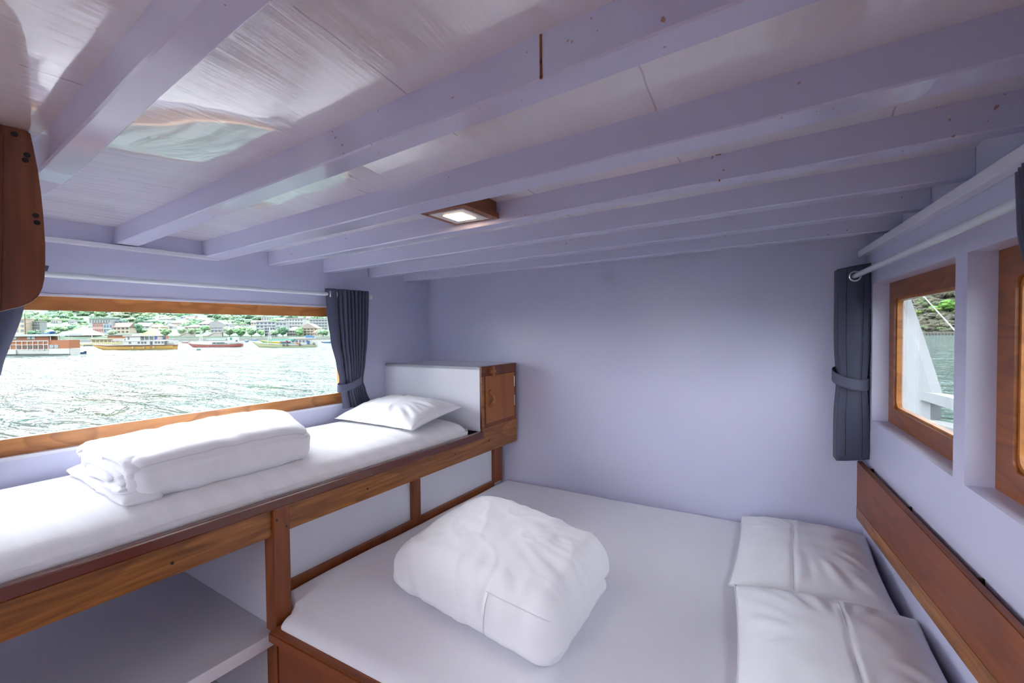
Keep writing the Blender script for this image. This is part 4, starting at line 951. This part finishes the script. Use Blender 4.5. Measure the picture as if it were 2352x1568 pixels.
for lab, xa, xb, y, c in (('small blue rowing boat between the red and green fishing boats', 561, 571, 785, (60, 130, 190)), ('small white and blue boat near the bow of the green fishing boat', 577, 591, 782, (120, 165, 215)), ('blue outrigger boat beside the tied-back curtain', 737, 762, 787.5, (50, 120, 175)), ('slim red boat beyond the bow of the red fishing boat', 415, 436, 788, (200, 130, 115)), ('small blue boat between the two low white ones near the quay', 742, 756, 779.5, (70, 110, 150))):
    T, s = bfr((xa+xb)/2, y); t = thing('small_boat', lab, 'boat', T((xa+xb)/2, 0, 0), 'small boats at anchor'); w2 = xb-xa; m_ = (xa+xb)/2
    link('hull', hull(T, [(xa, 3.4, 2, .4), (m_, 2.4, -1.5, 1.6), (xb, 3.2, .5, .9)]), pm(*c), t); link('gunwale', hull(T, [(xa, 3.9, 3, .5), (m_, 3, 2, 1.8), (xb, 3.8, 2.6, 1)]), pm(*WH), t); link('deck_box', bx(T, (m_-w2*.12, -1, 2.4), (m_+w2*.2, 1, 5)), pm(225, 232, 240), t)
T, s = bfr(456, 804); t = thing('mooring_buoy', 'dark green round mooring buoy floating in front of the red fishing boat', 'buoy', T(456, 0, 0))
bm = BM(); bmesh.ops.create_uvsphere(bm, u_segments=20, v_segments=12, radius=4.4*s, matrix=Matrix.Translation(T(456, 0, 1.2)) @ Matrix.Scale(.75, 4, (0, 0, 1))); link('float', bm, pm(75, 140, 130), t, True)
link('top_ring', torus(BM(), T(456, 0, 5.6), FH, 1.3*s, .35*s, 14, 6), pm(225, 230, 230), t)
# ---- white steelwork of our own boat beyond the small windows
t = thing('side_bracket', 'white painted slanting bracket with rail outside the small window', 'boat rail', R(.9, -.55, -.6))
def RP(px, py, v):
    r = FW + RT*(px-CX)/F - UP*(py-CY)/F
    return EYE + r*((Rn.dot(R0-EYE+Vector((0, 0, ZC)))+v-0)/r.dot(Rn))
def slab(pts, v, th): A = [RP(x, y, v) for x, y in pts]; return prism(BM(), A, [p - Rn*th for p in A])
def eyefix(): pass
link('slanting_plate', slab([(2040, 640), (2060, 640), (2071, 685), (2096, 760), (2141, 906), (2096, 898), (2064, 806), (2040, 740)], -.55, .05), pm(232, 237, 241, .19), t)
link('bulkhead', slab([(2020, 700), (2064, 806), (2096, 898), (2093, 990), (2020, 990)], -.60, .04), pm(232, 237, 241, .19), t)
link('rail', slab([(2096, 897), (2141, 903), (2400, 968), (2400, 1006), (2191, 942), (2096, 912)], -.53, .07), pm(232, 237, 241, .19), t)
link('rail_post', slab([(2093, 905), (2137, 905), (2137, 1010), (2093, 1010)], -.57, .05), pm(232, 237, 241, .19), t)
link('lower_ledge', slab([(2040, 950), (2136, 968), (2400, 1050), (2400, 1120), (2040, 1100)], -.50, .10), pm(232, 237, 241, .19), t)
link('eave', slab([(2030, 600), (2420, 520), (2420, 596), (2196, 655), (2064, 688), (2030, 696)], -.45, .06), pm(232, 237, 241, .19), t)
t = thing('mooring_line', 'thin white stay slanting across the view in the small window', 'rope', RP(2150, 715, -1.2))
link('rope', tube(BM(), [RP(2112, 670, -1.2), RP(2260, 832, -1.2)], .0065, 8), pm(225, 225, 220, .16), t)
link('splice', tube(BM(), [RP(2117, 676, -1.2), RP(2125, 685, -1.2)], .010, 8), pm(225, 225, 220, .16), t)
# ------------------------------------------------------------------ light and render settings
w = bpy.data.worlds.new('world'); SC.world = w; w.use_nodes = True; nt = w.node_tree
bg = nt.nodes['Background']; tcn = nt.nodes.new('ShaderNodeTexCoord'); sep = nt.nodes.new('ShaderNodeSeparateXYZ')
nt.links.new(tcn.outputs['Generated'], sep.inputs[0])
mr = nt.nodes.new('ShaderNodeMapRange'); mr.inputs[1].default_value = -.78; mr.inputs[2].default_value = .25; mr.inputs[3].default_value = 11.5; mr.inputs[4].default_value = 4.5
nt.links.new(sep.outputs[0], mr.inputs[0]); zr = nt.nodes.new('ShaderNodeMapRange'); zr.inputs[1].default_value = 0; zr.inputs[2].default_value = .8; zr.inputs[3].default_value = .82; zr.inputs[4].default_value = 1.75
nt.links.new(sep.outputs[2], zr.inputs[0]); zm = nt.nodes.new('ShaderNodeMath'); zm.operation = 'MULTIPLY'
nt.links.new(mr.outputs[0], zm.inputs[0]); nt.links.new(zr.outputs[0], zm.inputs[1]); nt.links.new(zm.outputs[0], bg.inputs['Strength'])
nn = nt.nodes.new('ShaderNodeTexNoise'); nn.inputs['Scale'].default_value = 2.2; nn.inputs['Detail'].default_value = 4
nt.links.new(tcn.outputs['Generated'], nn.inputs['Vector'])
rp = nt.nodes.new('ShaderNodeValToRGB'); rp.color_ramp.elements[0].position = .3; rp.color_ramp.elements[0].color = (.80, .88, .98, 1); rp.color_ramp.elements[1].position = .7; rp.color_ramp.elements[1].color = (1, 1, 1, 1)
nt.links.new(nn.outputs['Fac'], rp.inputs[0]); nt.links.new(rp.outputs[0], bg.inputs['Color'])
SC.view_settings.view_transform = 'Standard'; SC.view_settings.look = 'None'; SC.view_settings.gamma = 1; SC.view_settings.use_curve_mapping = False
SC.view_settings.exposure = 0.10
cy = SC.cycles
cy.use_denoising = True; cy.max_bounces = 7; cy.diffuse_bounces = 4; cy.glossy_bounces = 3; cy.transparent_max_bounces = 8; cy.sample_clamp_indirect = 5
cy.use_adaptive_sampling = True; cy.adaptive_threshold = .2; cy.adaptive_min_samples = 16; cy.caustics_reflective = False; cy.caustics_refractive = False
